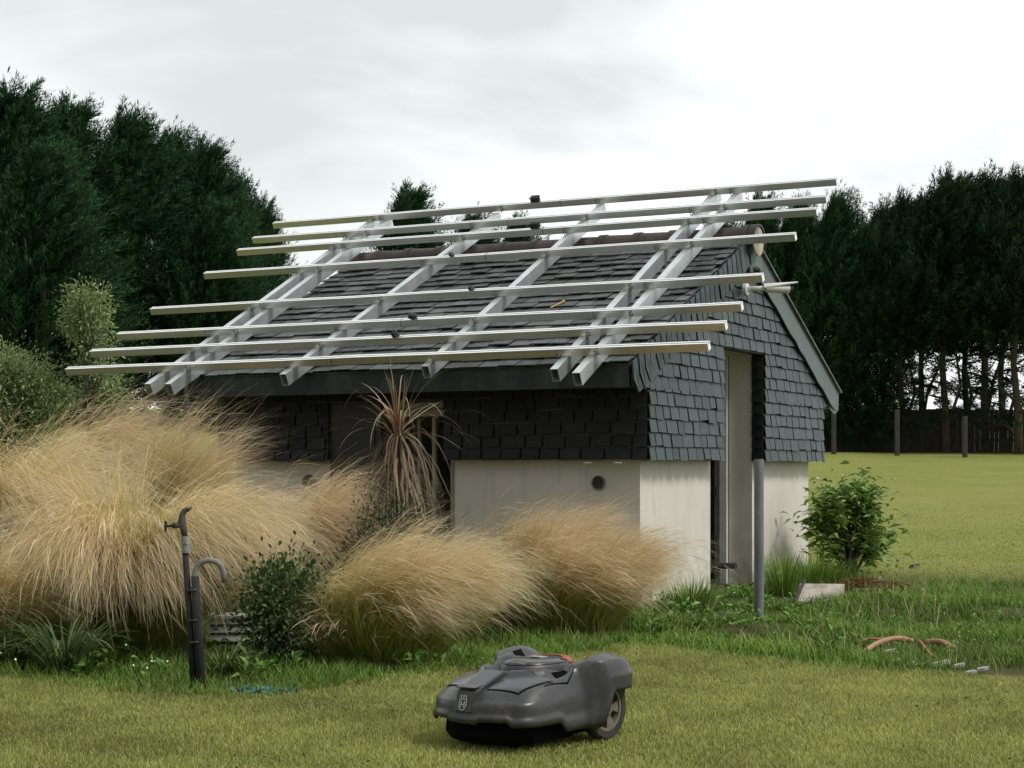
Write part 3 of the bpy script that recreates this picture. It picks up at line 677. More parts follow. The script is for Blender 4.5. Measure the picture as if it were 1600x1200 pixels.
# ------------------------------------------------------------------ feather grass tufts
def stipa(px, d, height, spread, N, label, mat='stipa', lean=.9, wstr=.75, th1=1.9, wid=.0042, waz=-.1, zoff=0):
    x = (px - 800) / 2650 * d; z = G(x, d) - .02 + zoff
    o = empty('feather_grass', (x, d, z), label=label, cat='ornamental grass', group='feather grass tufts around the shed')
    Ls = height * 1.45
    def strands(n, k0):
        r_ = np.sqrt(rng.uniform(0, 1, n)) * spread * .28; a0 = rng.uniform(0, 2*np.pi, n)
        base = np.stack([r_ * np.cos(a0), r_ * np.sin(a0), 0 * r_], 1)
        az = a0 + rng.normal(0, .5, n); clump = rng.integers(0, 46, n); crr = np.random.default_rng(int(px) + 500)
        ca_ = crr.uniform(0, 2*np.pi, 46); cl = crr.uniform(.62, 1.08, 46); cth = crr.normal(0, .28, 46); cw = crr.uniform(.75, 1.2, 46)
        az = np.where(rng.uniform(0, 1, n) < .8, ca_[clump] + rng.normal(0, .16, n), az)
        base = base * .5 + np.stack([np.cos(ca_[clump]), np.sin(ca_[clump]), 0 * az], 1) * spread * .14
        L = Ls * cl[clump] * rng.uniform(.72, 1.05, n)
        th0 = np.abs(rng.normal(.14, .12, n)) * lean + .02; t1 = th1 * rng.uniform(.72, 1.1, n) + cth[clump]
        return base, az, th0, t1, L, np.clip(cw[clump] * wstr, 0, 1)[:, None].mean(1), crr.uniform(0, 1, 46)[clump]
    K = 10
    base, az, th0, t1, L, wz, cr_ = strands(N, 0)
    lo_ = rng.uniform(0, 1, N) < .27; L = np.where(lo_, L * rng.uniform(.32, .75, N), L); th0 = np.where(lo_, th0 + rng.uniform(0, .5, N), th0); t1 = np.where(lo_, t1 + .25, t1); wz = np.broadcast_to(wz, (N,)) * np.where(lo_, .5, 1); t1 = np.where(lo_, t1 * .62, t1)
    P = arcs(base, az, th0, t1, L, K, 1.7, waz, wz, jit=.018)
    a = rng.uniform(-.7, .7, N); V, F, T, I = ribbons(P, rng.uniform(.6, 1.2, N) * wid, np.stack([np.cos(a), np.sin(a), 0*a], 1))
    # seed-head hairs
    M2 = int(N * 2.2); src = rng.choice(np.nonzero(~lo_)[0], M2); k0 = rng.integers(4, 8, M2)
    K2 = 5; Q = np.zeros((M2, K2, 3)); st0 = P[src, k0]; dirv = unit(P[src, np.minimum(k0 + 2, K-1)] - P[src, k0])
    HL = rng.uniform(.10, .30, M2) * height
    dv_ = unit(dirv + rng.normal(0, .17, dirv.shape)); Q[:, 0] = st0
    for k in range(1, K2):
        dv_ = unit(dv_ + np.array([.05, 0, -.10]) + rng.normal(0, .05, dv_.shape)); Q[:, k] = Q[:, k-1] + dv_ * (HL / (K2-1))[:, None]
    a = rng.uniform(-.7, .7, M2); V2, F2, T2, I2 = ribbons(Q, rng.uniform(.5, 1.0, M2) * wid * .8, np.stack([np.cos(a), 0*a, np.sin(a)], 1))
    T2 = np.clip(.45 + (k0[I2] - 4) * .1 + T2 * .25, 0, 1)
    VV = np.concatenate([V, V2]); FF = np.concatenate([F, F2 + len(V)])
    T = np.where(lo_[I], T * .42, T * 1.0 - .05)
    rr = np.clip(.25 + .5 * cr_ + rng.normal(0, .16, N), 0, 1)
    c_ = npmesh('blades', VV, FF, np.concatenate([T, T2]), np.concatenate([rr[I], np.clip(rr[src][I2] + .1, 0, 1)]), M[mat], o)
    return o
stipa(-40, 10.6, 1.22, .7, 5600, 'huge golden feather grass mound at the left edge of the bed', lean=1.2, th1=2.3, wstr=.30)
stipa(35, 9.3, .66, .6, 4200, 'tall golden feather grass left of the standpipe, green stems at its foot', lean=1.0, th1=1.75)
stipa(222, 9.65, 1.08, .7, 10500, 'largest golden feather grass, arching over to the right behind the standpipe', lean=1.0, wstr=.36, th1=2.5)
stipa(115, 12.8, 1.15, .6, 2200, 'wispy tan grass tuft behind the golden mounds, left of the beam ends', lean=1.2, mat='stipa_pink')
stipa(268, 12.4, 1.05, .5, 1500, 'upright wispy grass tuft directly below the left beam ends', lean=1.0, th1=1.5, mat='stipa_pink')
stipa(488, 11.2, 1.0, .5, 4200, 'feather grass tuft by the round wall grille, left of the brown spiky plant', lean=1.0, mat='stipa_pink', th1=1.8)
stipa(615, 9.15, .72, .85, 7500, 'low golden feather grass sweeping right, just behind the robot mower', lean=1.3, wstr=.85, th1=1.85)
stipa(560, 9.2, .46, .5, 2200, 'short pale feather grass tuft spraying left of the central mound', lean=2.2, wstr=.1, th1=1.7, waz=3.0)
stipa(835, 11.4, .80, .8, 4600, 'rosy feather grass clump in front of the round wall vent', mat='stipa_pink', lean=1.1, wstr=.85, th1=1.8)
stipa(900, 10.8, .74, .9, 4800, 'brownish feather grass clump leaning right below the shed corner', mat='stipa_pink', lean=1.3, wstr=.9, th1=1.9)
stipa(700, 10.6, .58, .6, 1700, 'small feather grass tuft between the brown spiky plant and cream wall', mat='stipa_pink', lean=1.3, th1=1.8)

# ------------------------------------------------------------------ leafy plants
def leaves(C, D, L, Wd, mat, name, parent, fold=.25):
    """one kite leaf per point C with direction D"""
    n = len(C); D = unit(D); up = np.array([0, 0, 1.0]) + rng.normal(0, .5, (n, 3)); sd = unit(np.cross(D, up)); nr = np.cross(sd, D)
    a = C; m1 = C + D * (L * .45)[:, None] + sd * (Wd * .5)[:, None] + nr * (Wd * fold)[:, None]; m2 = C + D * (L * .45)[:, None] - sd * (Wd * .5)[:, None] + nr * (Wd * fold)[:, None]
    mid = C + D * (L * .5)[:, None]; tp = C + D * L[:, None] - np.array([0, 0, 1]) * (L * .18)[:, None]
    V = np.stack([a, m1, mid, m2, tp], 1).reshape(-1, 3); i = np.arange(n)[:, None] * 5
    F = np.concatenate([i + np.array([[0, 1, 2]]), i + np.array([[0, 2, 3]]), i + np.array([[1, 4, 2]]), i + np.array([[2, 4, 3]])])
    T = np.tile([0, .5, .6, .5, 1], n); return npmesh(name, V, F, T, np.repeat(rng.uniform(0, 1, n), 5), mat, parent)
def shrub(name, px, d, w, h, depth, n, L, Wd, mat, label, cat='shrub', clusters=26, z0=0, whorl=False, group=None, trunk=0, crr=None):
    x = (px - 800) / 2650 * d; o = empty(name, (x, d, G(x, d)), label=label, cat=cat, group=group)
    b = MB(); C = []; Dd = []; cl = []
    for k in range(clusters):
        a = rng.uniform(0, 2*np.pi); e_ = rng.uniform(.12, 1) ** .6; r_ = np.sqrt(rng.uniform(.15, 1))
        f = math.sqrt(max(0, 1 - (abs(e_ - .45) / .62) ** 2.2)); c = np.array([math.cos(a) * r_ * w/2 * f, math.sin(a) * r_ * depth/2 * f, z0 + (h - z0) * e_])
        cl.append(c); p0 = Vector((rng.normal(0, w*.04), rng.normal(0, w*.04), trunk)); p1 = Vector(c)
        mid = p0.lerp(p1, .5) + Vector((rng.normal(0, w*.04), rng.normal(0, w*.04), h * .06)); b.tube([p0, mid, p1], [.012*h+.004, .007*h+.003, .002], 5)
    if trunk: b.tube([(0, 0, -.1), (w*.02, 0, trunk*.5), (0, 0, trunk + .05)], [.03*h*.7, .022*h*.7, .014*h], 7)
    b.build('stems', M['bark'], o)
    cl = np.array(cl); idx = rng.integers(0, clusters, n); rr = crr or (h * .10 + .04)
    if whorl:
        C = cl[idx] + rng.normal(0, .018, (n, 3)) + rng.integers(0, 4, n)[:, None] * np.array([0, 0, -.05]) + rng.normal(0, 1, (n, 3)) * (rng.uniform(0, 1, n) < .45)[:, None] * rr * .8
        az = rng.uniform(0, 2*np.pi, n); out_ = np.stack([np.cos(az), np.sin(az), rng.uniform(-.35, .9, n)], 1)
    else:
        C = cl[idx] + rng.normal(0, rr, (n, 3)) ; out_ = (C - cl[idx]) / rr + rng.normal(0, .6, (n, 3)) + np.array([0, 0, .5])
    C[:, 2] = np.maximum(C[:, 2], .02)
    leaves(C, out_, rng.uniform(.65, 1.2, n) * L, rng.uniform(.7, 1.2, n) * Wd, mat, 'foliage', o)
    return o
shrub('rhododendron', 1328, 15.6, .78, .88, .7, 2600, .13, .040, M['rhodo'], 'glossy green leafy shrub against the right end of the shed wall', clusters=42, whorl=True)
shrub('green_shrub', 438, 9.15, .46, .47, .35, 4200, .042, .020, M['midleaf'], 'bushy green leafed shrub between the standpipe and the central grasses', clusters=30)
shrub('dark_shrub', 612, 10.5, .36, .72, .35, 5000, .045, .012, M['darkleaf'], 'dark grey green shrub under the brown spiky plant', clusters=34)
shrub('dark_shrub', 650, 10.3, .42, .62, .4, 5000, .045, .012, M['darkleaf'], 'low dark shrub with dead twigs behind the central golden grass', clusters=24)
shrub('small_tree', 140, 20, .72, 2.36, .7, 5200, .060, .024, M['olive'], 'slim pale grey green young tree before the dark cypress hedge', 'tree', clusters=26, z0=.6, trunk=.9, crr=.085)
shrub('grey_bush', 22, 20, .95, 1.55, .8, 15000, .06, .022, M['olive'], 'rounded grey green bush at the left edge before the hedge', 'bush', clusters=60, z0=.1, crr=.12)
shrub('low_bush', 205, 18.5, .5, .95, .5, 900, .06, .025, M['midleaf'], 'small green bush behind the grasses, right of the pale young tree', 'bush', clusters=14)

def strapplant(name, px, d, n, L, w, mat, label, cat='plant', z=0, th=(.1, 1.2, 2.4), K=8, spread=.05):
    x = (px - 800) / 2650 * d; o = empty(name, (x, d, G(x, d) + z), label=label, cat=cat)
    az = rng.uniform(0, 2*np.pi, n); th0 = rng.uniform(0.03, th[0] + .4, n); t1 = rng.uniform(th[1], th[2], n); LL = rng.uniform(.55, 1.1, n) * L
    base = np.stack([np.cos(az), np.sin(az), 0*az], 1) * (rng.uniform(0, 1, n) * spread)[:, None]
    P = arcs(base, az, th0, t1, LL, K, 1.4, jit=.02)
    V, F, T, I = ribbons(P, rng.uniform(.7, 1.2, n) * w, np.stack([-np.sin(az), np.cos(az), 0*az], 1), .95)
    npmesh('leaves', V, F, T, rng.uniform(0, 1, n)[I], mat, o); return o
strapplant('strap_leaf_plant', 100, 8.75, 210, .46, .014, M['strap'], 'large green strap leafed clump at the foot of the left golden grass', spread=.12)
strapplant('strap_leaf_plant', 12, 9.0, 170, .46, .014, M['strap'], 'green strap leafed clump cut by the left edge of the photo', spread=.12)
strapplant('strap_leaf_plant', 352, 8.65, 150, .25, .008, M['tuftgreen'], 'light green grassy clump just right of the standpipe', spread=.08)
strapplant('flax_plant', 228, 12.3, 60, .62, .022, M['tuftgreen'], 'stiff green sword leafed clump between the two back grass tufts', th=(.0, .1, .7))
strapplant('grass_clump', 1275, 15.0, 900, .34, .008, M['rough'], 'lush long green grass clump at the foot of the glossy shrub', th=(.2, .5, 1.6), spread=.5)
strapplant('grass_clump', 1225, 13.3, 260, .42, .007, M['rough'], 'tall green grass in seed against the right shed wall', th=(.0, .3, 1.3), spread=.14)
strapplant('grass_clump', 1080, 12.6, 260, .30, .008, M['rough'], 'green grass clump at the left foot of the doorway', th=(.0, .4, 1.6), spread=.22)
# cordyline
def cordyline():
    d = 10.9; x = (622-800)/2650*d; g = G(x, d); zc = CAMZ + (731-668)/2650*d - g
    o = empty('cordyline', (x, d, g), label='brown spiky cordyline with long drooping leaves before the shed opening', cat='plant')
    b = MB(); b.tube([(0, 0, -.1), (.02, 0, zc*.5), (0, 0, zc)], [.04, .032, .03], 10); b.build('trunk', M['bark'], o, smooth=True)
    n = 52; az = rng.uniform(0, 2*np.pi, n); th0 = np.concatenate([rng.uniform(.02, .12, 9), rng.uniform(.15, 1.2, n-9)]); t1 = np.concatenate([rng.uniform(.05, .5, 9), rng.uniform(1.2, 3.1, n-9)])
    L = np.concatenate([rng.uniform(.38, .50, 9), rng.uniform(.42, .78, n-9)])
    P = arcs(np.stack([np.cos(az)*.02, np.sin(az)*.02, zc + rng.uniform(-.10, .03, n)], 1), az, th0, t1, L, 14, rng.uniform(.6, 1.5, n), jit=.035)
    V, F, T, I = ribbons(P, rng.uniform(.007, .013, n), np.stack([-np.sin(az), np.cos(az), 0*az], 1), .9)
    npmesh('leaves', V, F, T, rng.uniform(.2, 1, n)[I], M['cordy'], o)
    n = 170; az = rng.uniform(0, 2*np.pi, n); P = arcs(np.stack([np.cos(az)*.03, np.sin(az)*.03, zc - rng.uniform(.0, .30, n)], 1), az, rng.uniform(.7, 2.1, n), rng.uniform(2.85, 3.35, n), rng.uniform(.22, .72, n), 14, rng.uniform(.16, .34, n), jit=.10)
    V, F, T, I = ribbons(P, rng.uniform(.009, .016, n), np.stack([-np.sin(az), np.cos(az), 0*az], 1), .9)
    npmesh('dead_leaves', V, F, T, rng.uniform(0, 1, n)[I], M['cordydead'], o)
cordyline()
# broad leaf weeds
def weeds():
    n = 900; pts = []
    while len(pts) < 120:
        px = rng.uniform(860, 1420); d = rng.uniform(10.6, 14.2); x = (px-800)/2650*d
        if px > 1200 and d > 12.5: continue
        if not inhouse(x, d, .08): pts.append((x, d, G(x, d)))
    pts += [(x_, y_, G(x_, y_)) for x_, y_ in zip(rng.uniform(-2.4, -.1, 45), rng.uniform(8.5, 9.6, 45))]
    qx = rng.uniform(1290, 1610, 34); qd = rng.uniform(9.3, 13.5, 34); pts += [((a-800)/2650*c_, c_, G((a-800)/2650*c_, c_)) for a, c_ in zip(qx, qd) if c_ > poly_edge((a-800)/2650*c_) + .3]
    pts = np.array(pts); i = rng.integers(0, len(pts), 2400); C = pts[i] + rng.normal(0, .02, (2400, 3)) * [1, 1, 0]; C[:, 2] += rng.uniform(.01, .09, 2400)
    az = rng.uniform(0, 2*np.pi, 2400); o = leaves(C, np.stack([np.cos(az), np.sin(az), rng.uniform(.1, 1.5, 2400)], 1), rng.uniform(.03, .10, 2400) * np.where(C[:, 0] > 2.0, .6, 1), rng.uniform(.014, .038, 2400) * np.where(C[:, 0] > 2.0, .6, 1), M['dock'], 'weeds', None)
    tag(o, 'broad leaved green weeds scattered along the foot of the shed and bed', 'weeds', kind='stuff')
weeds()
# rusty dead fern
def clover():
    n = 2600; y = np.sqrt(rng.uniform(5.5**2, 9.6**2, n*3)); x = rng.uniform(-1, 1, n*3) * y * .33
    k = (y < poly_edge(x)) & (np.sin(x * 3.3 + 1) * np.sin(y * 4.1 + x) + rng.normal(0, .15, n*3) > .55); x, y = x[k], y[k]; n = len(x)
    az = rng.uniform(0, 2*np.pi, n); C = np.stack([x, y, ground(x, y) + rng.uniform(.012, .026, n)], 1)
    tag(leaves(C, np.stack([np.cos(az), np.sin(az), rng.uniform(-.1, .5, n)], 1), rng.uniform(.010, .022, n), rng.uniform(.008, .016, n), M['midleaf'], 'clover', None), 'small dark clover patches in the front lawn', 'clover', kind='stuff')
clover()
def fern():
    d = 13.9; x = (1350-800)/2650*d; o = empty('dead_fern', (x, d, G(x, d)), label='heap of rusty brown dead fern fronds behind the pale slab', cat='dead fern')
    n = 16; Cs = []; Ds = []; b = MB()
    for k in range(n):
        p = np.array([rng.uniform(-.25, .0), rng.uniform(-.12, .15), rng.uniform(.03, .16)]); a = rng.normal(math.pi*.0, .5) if k % 3 else math.pi + rng.normal(0, .4)
        dr = np.array([math.cos(a), math.sin(a), .22]); line = []
        for j in range(26):
            line.append(Vector(p)); sdv_ = np.array([-dr[1], dr[0], 0])
            for s_ in (-1, 1):
                for q in range(2): Cs.append(p + rng.normal(0, .004, 3)); Ds.append(sdv_ * s_ + dr * .5 + rng.normal(0, .25, 3))
            p = p + unit(dr) * .016; dr = dr + np.array([0, 0, -.02])
        b.tube(line[::3], .003, 4)
    b.build('stems', M['bark'], o); m_ = len(Cs); leaves(np.array(Cs), np.array(Ds), rng.uniform(.02, .05, m_), rng.uniform(.008, .014, m_), M['fern'], 'fronds', o)
fern()
# ------------------------------------------------------------------ odds and ends on the ground
def slab():
    d = 12.6; x = (1281-800)/2650*d; o = empty('paving_slab', (x, d, G(x, d) + .015), label='pale stone slab tilted in the grass right of the steel post', cat='slab')
    b = MB(); mt = Matrix.Rotation(R(-6), 4, 'Y') @ Matrix.Rotation(R(24), 4, 'X') @ Matrix.Rotation(R(-9), 4, 'Z')
    b.prism([(-.18, -.12), (.16, -.15), (.19, .13), (-.14, .16)], lambda a, c_, w: mt @ Vector((a, c_, w)), .035); b.build('stone', M['stone'], o, bevel=.004)
    b = MB(); b.tube([Vector((-.20, -.13, -.02)), Vector((-.13, .04, .07)), Vector((-.09, .11, .12))], .012, 6); b.build('lying_strip', M['black'], o)
slab()
def hose(name, pts, r_, mat, label, cat='hose'):
    b = MB(); P = [at(*q) for q in pts]; P = [Vector((p_.x, p_.y, G(p_.x, p_.y) + r_ + .012 + (.02 if 0 < i < len(P)-1 else 0))) for i, p_ in enumerate(P)]
    # smooth
    for _ in range(2): P = [P[0]] + [q for a, c_ in zip(P[:-1], P[1:]) for q in (a.lerp(c_, .25), a.lerp(c_, .75))] + [P[-1]]
    b.tube(P, r_, 8); return tag(b.build(name, mat, smooth=True), label, cat, 'cut hose pieces along the lawn edge')
fl = lambda py: CAMZ * 2650 / (py - 731)
hose('hose', [(1350, 1024, fl(1027)), (1372, 1020, fl(1019)), (1402, 1016, fl(1013)), (1426, 1018, fl(1014))], .016, M['hose'], 'thick tan hose piece at the left of the lawn edge debris')
hose('hose', [(1330, 1014, fl(1017)), (1352, 1012, fl(1012)), (1372, 1013, fl(1013)), (1388, 1012, fl(1008))], .007, M['hosered'], 'thin red hose piece beside the left tan hose')
hose('hose', [(1433, 1012, fl(1009)), (1440, 1020, fl(1019)), (1448, 1028, fl(1029)), (1458, 1032, fl(1033))], .008, M['hosered'], 'thin red hose piece bending towards the lawn in the middle')
hose('hose', [(1448, 1018, fl(1016)), (1470, 1019, fl(1019)), (1492, 1024, fl(1025))], .017, M['hose'], 'thick tan hose piece at the right of the debris')
hose('stick', [(1455, 934, fl(934)), (1480, 935, fl(935)), (1508, 937, fl(937))], .010, M['postwood'], 'pale stick lying in the grass right of the dead fern', 'stick')
def chunk(px, py, s_, mat, label, name='rubble_piece', cat='rubble', grp='rubble along the lawn edge'):
    d = fl(py); x = (px-800)/2650*d; b = MB(); k = 7; a0 = rng.uniform(0, 6)
    poly = [(math.cos(a0 + 2*math.pi*i/k) * s_ * rng.uniform(.7, 1.2), math.sin(a0 + 2*math.pi*i/k) * s_ * .6 * rng.uniform(.7, 1.2)) for i in range(k)]
    b.prism(poly, lambda a, c_, w: Vector((a * (1 - w * 4), c_ * (1 - w * 4), w + a * .2)), s_ * .45); o = b.build(name, mat, bevel=.003); o.location = (x, d, G(x, d) + .012)
    tag(o, label, cat, grp); return o
for i, (px, py, s_, lb) in enumerate([(1390, 1025, .045, 'pale rubble shard just left of the hose ends'), (1400, 1036, .03, 'small rubble chip under the tan hose'), (1424, 1041, .032, 'whitish rubble chip in the middle of the debris line'), (1436, 1043, .03, 'rubble chip right of the whitish one'),
                                    (1470, 1043, .05, 'flat grey rubble piece under the right tan hose'), (1500, 1046, .04, 'rubble piece right of the last hose'), (1535, 1052, .04, 'grey rubble piece near the right edge of the photo'), (1515, 1056, .035, 'rubble chip closest to the lawn on the right')]):
    chunk(px, py, s_, M['rubble'], lb)
chunk(1428, 893, .06, M['bark'], 'dark clod of earth on the far grass right of the shed', 'earth_clod', 'clod', None)
chunk(1140, 968, .07, M['stone'], 'grey stone half hidden in weeds left of the steel post', 'stone', 'stone', None)
chunk(1060, 940, .05, M['red'], 'faded red plastic scrap against the foot of the cream wall', 'plastic_scrap', 'scrap', None)
# teal netting
def net():
    d = fl(1085); x = (410-800)/2650*d; nx, ny = 40, 16; xs = np.linspace(-.17, .17, nx); ys = np.linspace(-.1, .1, ny); X, Y = np.meshgrid(xs, ys)
    Z = .012 + .022 * np.abs(np.sin(X*31 + Y*20)) * np.abs(np.sin(Y*43 + X*14)) + rng.uniform(0, .012, X.shape)
    V = np.stack([X, Y, Z], -1).reshape(-1, 3); i = (np.arange(ny-1)[:, None]*nx + np.arange(nx-1)[None]); F = np.stack([i, i+1, i+nx+1, i+nx], -1).reshape(-1, 4)
    e_ = (V[F[:, 0], 0]/.17)**2 + (V[F[:, 0], 1]/.1)**2; F = F[(e_ < 1) & (rng.uniform(0, 1, len(F)) < .45)]
    o = npmesh('netting', V, F, np.zeros(len(V)), np.zeros(len(V)), M['net']); o.location = (x, d, G(x, d)); tag(o, 'crumpled teal netting on bare soil right of the standpipe foot', 'netting')
net()
# white trough half hidden behind the standpipe
def trough():
    d = 10.15; x = (385-800)/2650*d; o = empty('planter_trough', (x, d, G(x, d)), .1, label='dirty white slatted planter box half hidden behind the green shrub', cat='planter')
    b = MB(); b.box((-.20, -.1, .02), (.26, -.085, .155)); b.box((-.20, .085, .02), (.26, .1, .155)); b.box((-.215, -.1, .02), (-.2005, .1, .16)); b.box((.2605, -.1, .02), (.275, .1, .16)); b.box((-.2, -.084, .02), (.26, .084, .03)); b.build('box', M['white'], o)
    for z in (.06, .11):
        b = MB(); b.box((-.205, -.106, z), (.265, -.101, z + .012)); b.build('slat', M['postwood'], o)
    b = MB(); b.box((-.23, -.115, .157), (.29, .115, .172)); b.build('rim', M['white'], o)
trough()

# ------------------------------------------------------------------ conifers
WIND = np.array([.30, -.02, .0])
def crown_mesh(seed, H, Rr, bare, n_pl, mat, leaf=1.0, dens=1.0):
    r = np.random.default_rng(seed); n = n_pl
    h = r.uniform(0, 1, n) ** .85; az = r.uniform(0, 2*np.pi, n)
    lob = 1 + .22 * np.sin(az * 3 + seed + h * 9) + .12 * np.sin(az * 5 + h * 17 + seed)
    prof = np.where(h < .35, .78 + .22 * (h / .35), np.clip(1 - ((h - .35) / .68) ** 1.7, .02, 1)) * Rr * lob
    rr = prof * np.sqrt(r.uniform(.12, 1.0, n)); z = bare + (H - bare) * h
    base = np.stack([np.cos(az) * rr, np.sin(az) * rr, z], 1)
    outw = np.stack([np.cos(az), np.sin(az), 0*az], 1)
    up = .35 + .9 * h + r.normal(0, .15, n)
    D = unit(outw * (.95 - .45 * h)[:, None] + np.array([0, 0, 1]) * up[:, None] + WIND * (1 + h[:, None]) + r.normal(0, .18, (n, 3)))
    L = r.uniform(.55, 1.45, n) * (1.08 - .30 * h) * leaf
    lowm = np.zeros(n, bool)
    if bare > 1:
        k = 45; lowm[-k:] = True; zz_ = r.uniform(.9, bare + .8, k); a_ = r.uniform(0, 2*np.pi, k); q_ = r.uniform(.15, 1.2, k)
        base[-k:] = np.stack([np.cos(a_)*q_, np.sin(a_)*q_, zz_], 1); D[-k:] = unit(np.stack([np.cos(a_), np.sin(a_), r.normal(-.15, .3, k)], 1)); L[-k:] = r.uniform(.3, .8, k)
    # spikes at the top
    ns = 30; D[:ns] = unit(np.array([.42, 0, 1.0]) + r.normal(0, .25, (ns, 3))); base[:ns] = np.stack([r.normal(0, Rr*.16, ns), r.normal(0, Rr*.16, ns), H - r.uniform(.1, 1.1, ns)], 1); L[:ns] = r.uniform(.6, 1.05, ns)
    m = int(46 * dens); p = r.uniform(0, 1, (n, m)) ** .8
    sd = unit(np.cross(D, r.normal(0, 1, (n, 3)))); sd2 = np.cross(D, sd)
    ang = r.uniform(0, 2*np.pi, (n, m)); wsp = (.16 * (1 - p) ** .7 + .015) * r.uniform(.2, 1, (n, m))
    C = base[:, None] + D[:, None] * (L[:, None] * p)[..., None] + (sd[:, None] * np.cos(ang)[..., None] + sd2[:, None] * np.sin(ang)[..., None]) * (wsp * L[:, None])[..., None]
    C = C + (WIND * .25)[None, None] * (p ** 2 * L[:, None])[..., None]
    q = unit(D[:, None] * 1.0 + (sd[:, None] * np.cos(ang)[..., None] + sd2[:, None] * np.sin(ang)[..., None]) * .55 + r.normal(0, .22, (n, m, 3)))
    ll = (.24 * (1 - .45 * p) * r.uniform(.6, 1.25, (n, m))) * leaf ** .5; ww = ll * r.uniform(.11, .24, (n, m))
    C = C.reshape(-1, 3); q = q.reshape(-1, 3); ll = ll.reshape(-1); ww = ww.reshape(-1)
    s_ = unit(np.cross(q, r.normal(0, 1, q.shape)))
    V = np.stack([C - s_ * ww[:, None] * .5, C + s_ * ww[:, None] * .5, C + q * ll[:, None]], 1).reshape(-1, 3)
    F = np.arange(len(V)).reshape(-1, 3)
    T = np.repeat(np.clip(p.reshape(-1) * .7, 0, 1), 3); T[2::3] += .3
    Rn = np.repeat(np.clip(np.repeat(r.uniform(.1, .9, n), m) + r.normal(0, .12, n*m), 0, 1), 3)
    return npmesh('crown', V, F, T, Rn, mat)
def tree_proto(name, seed, H, Rr, bare, n_pl, mat, limbs=10):
    o = empty(name, (0, 0, 0)); c = crown_mesh(seed, H, Rr, bare, n_pl, mat); c.parent = o
    b = MB(); r = random.Random(seed); b.tube([(0, 0, -.3), (r.uniform(-.1, .1), r.uniform(-.1, .1), H*.14), (r.uniform(-.22, .22), 0, H*.35), (.05, 0, H*.7), (.1, 0, H*.93)], [.15, .115, .095, .06, .02], 8)
    q0 = Vector((0, 0, H*.1)); b.tube([q0, q0 + Vector((r.uniform(-.5, .5), 0, H*.16)), q0 + Vector((r.uniform(-1.0, 1.0), .2, H*.36))], [.06, .05, .03], 6)
    for k in range(limbs):
        z = .5 + (bare + 2.5) * (k + r.random()) / limbs; a = r.uniform(0, 6.28); l = r.uniform(.7, 1.6) * (.55 if z < bare*.5 else 1)
        p0 = Vector((0, 0, z)); p1 = p0 + Vector((math.cos(a)*l*.5, math.sin(a)*l*.5, .12*l)); p2 = p1 + Vector((math.cos(a + r.uniform(-.4, .4))*l*.5, math.sin(a)*l*.5, .3*l)); b.tube([p0, p1, p2], [.04, .025, .008], 5)
        for j in range(3):
            q = p0.lerp(p2, .4 + .2*j); a2 = a + r.uniform(-1.2, 1.2); b.tube([q, q + Vector((math.cos(a2)*.35, math.sin(a2)*.35, r.uniform(-.05, .3)))], [.012, .004], 4)
    b.build('trunk', M['bark'], o, smooth=True); return o
def copy_tree(src):
    c = src.copy(); COL.objects.link(c)
    for ch in list(src.children):
        k = ch.copy(); COL.objects.link(k); k.parent = c
    return c
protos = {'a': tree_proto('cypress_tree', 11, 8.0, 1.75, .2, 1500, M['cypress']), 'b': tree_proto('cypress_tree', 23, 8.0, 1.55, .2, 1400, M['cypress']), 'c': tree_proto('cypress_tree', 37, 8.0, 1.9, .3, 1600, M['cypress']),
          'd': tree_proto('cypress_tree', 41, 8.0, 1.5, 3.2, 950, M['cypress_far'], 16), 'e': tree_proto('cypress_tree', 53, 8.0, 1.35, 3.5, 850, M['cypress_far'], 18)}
used = set()
def place(kind, px, d, topy, label, group, sx=1.0, rot=0):
    x = (px-800)/2650*d; g = G(x, d); top = CAMZ + (731-topy)/2650*d; sc = (top - g) / 8.85
    o = protos[kind] if kind not in used else copy_tree(protos[kind]); used.add(kind)
    o.location = (x, d, g - .05); o.scale = (sc*sx, sc*sx, sc); o.rotation_euler = (0, 0, rot)
    tag(o, label, 'tree', group)
gl = 'cypress trees of the left hedge'
ordn = ['first', 'second', 'third', 'fourth', 'fifth', 'sixth', 'seventh', 'eighth', 'ninth', 'tenth', 'eleventh', 'twelfth', 'thirteenth', 'fourteenth', 'fifteenth', 'sixteenth']
Lt = [('c', -75, 33, 105, 1.2, .2), ('a', 15, 33, 120, 1.1, -.3), ('b', 100, 34, 140, 1.1, .4), ('c', 195, 35, 160, 1.05, 0), ('a', 262, 37, 190, 1.0, .5), ('b', 318, 36, 208, 1.0, -.2), ('c', 362, 38, 262, .85, .3), ('a', 408, 38.5, 305, .72, -.4), ('b', 330, 34, 300, 1.0, .1), ('a', 60, 31.5, 210, 1.2, .6)]
Ll = ['large dark cypress at the far left edge, only its right side showing', 'large dark cypress with spiky top at the left edge', 'dark cypress behind the pale young tree, second peak from the left', 'dark cypress with the tall spike left of centre of the left hedge', 'dark cypress between the two tallest spikes on the falling hedge line', 'dark cypress with a sharp windswept spike above the beam ends',
      'smaller cypress where the left hedge steps down towards the roof', 'last and lowest cypress of the left hedge, beside the rail ends', 'dark cypress in front of the hedge, its foliage filling behind the rails', 'broad cypress in front of the hedge at left, rising behind the grey bush']
for q, l_ in zip(Lt, Ll): place(q[0], q[1], q[2], q[3], l_, gl, q[4], q[5])
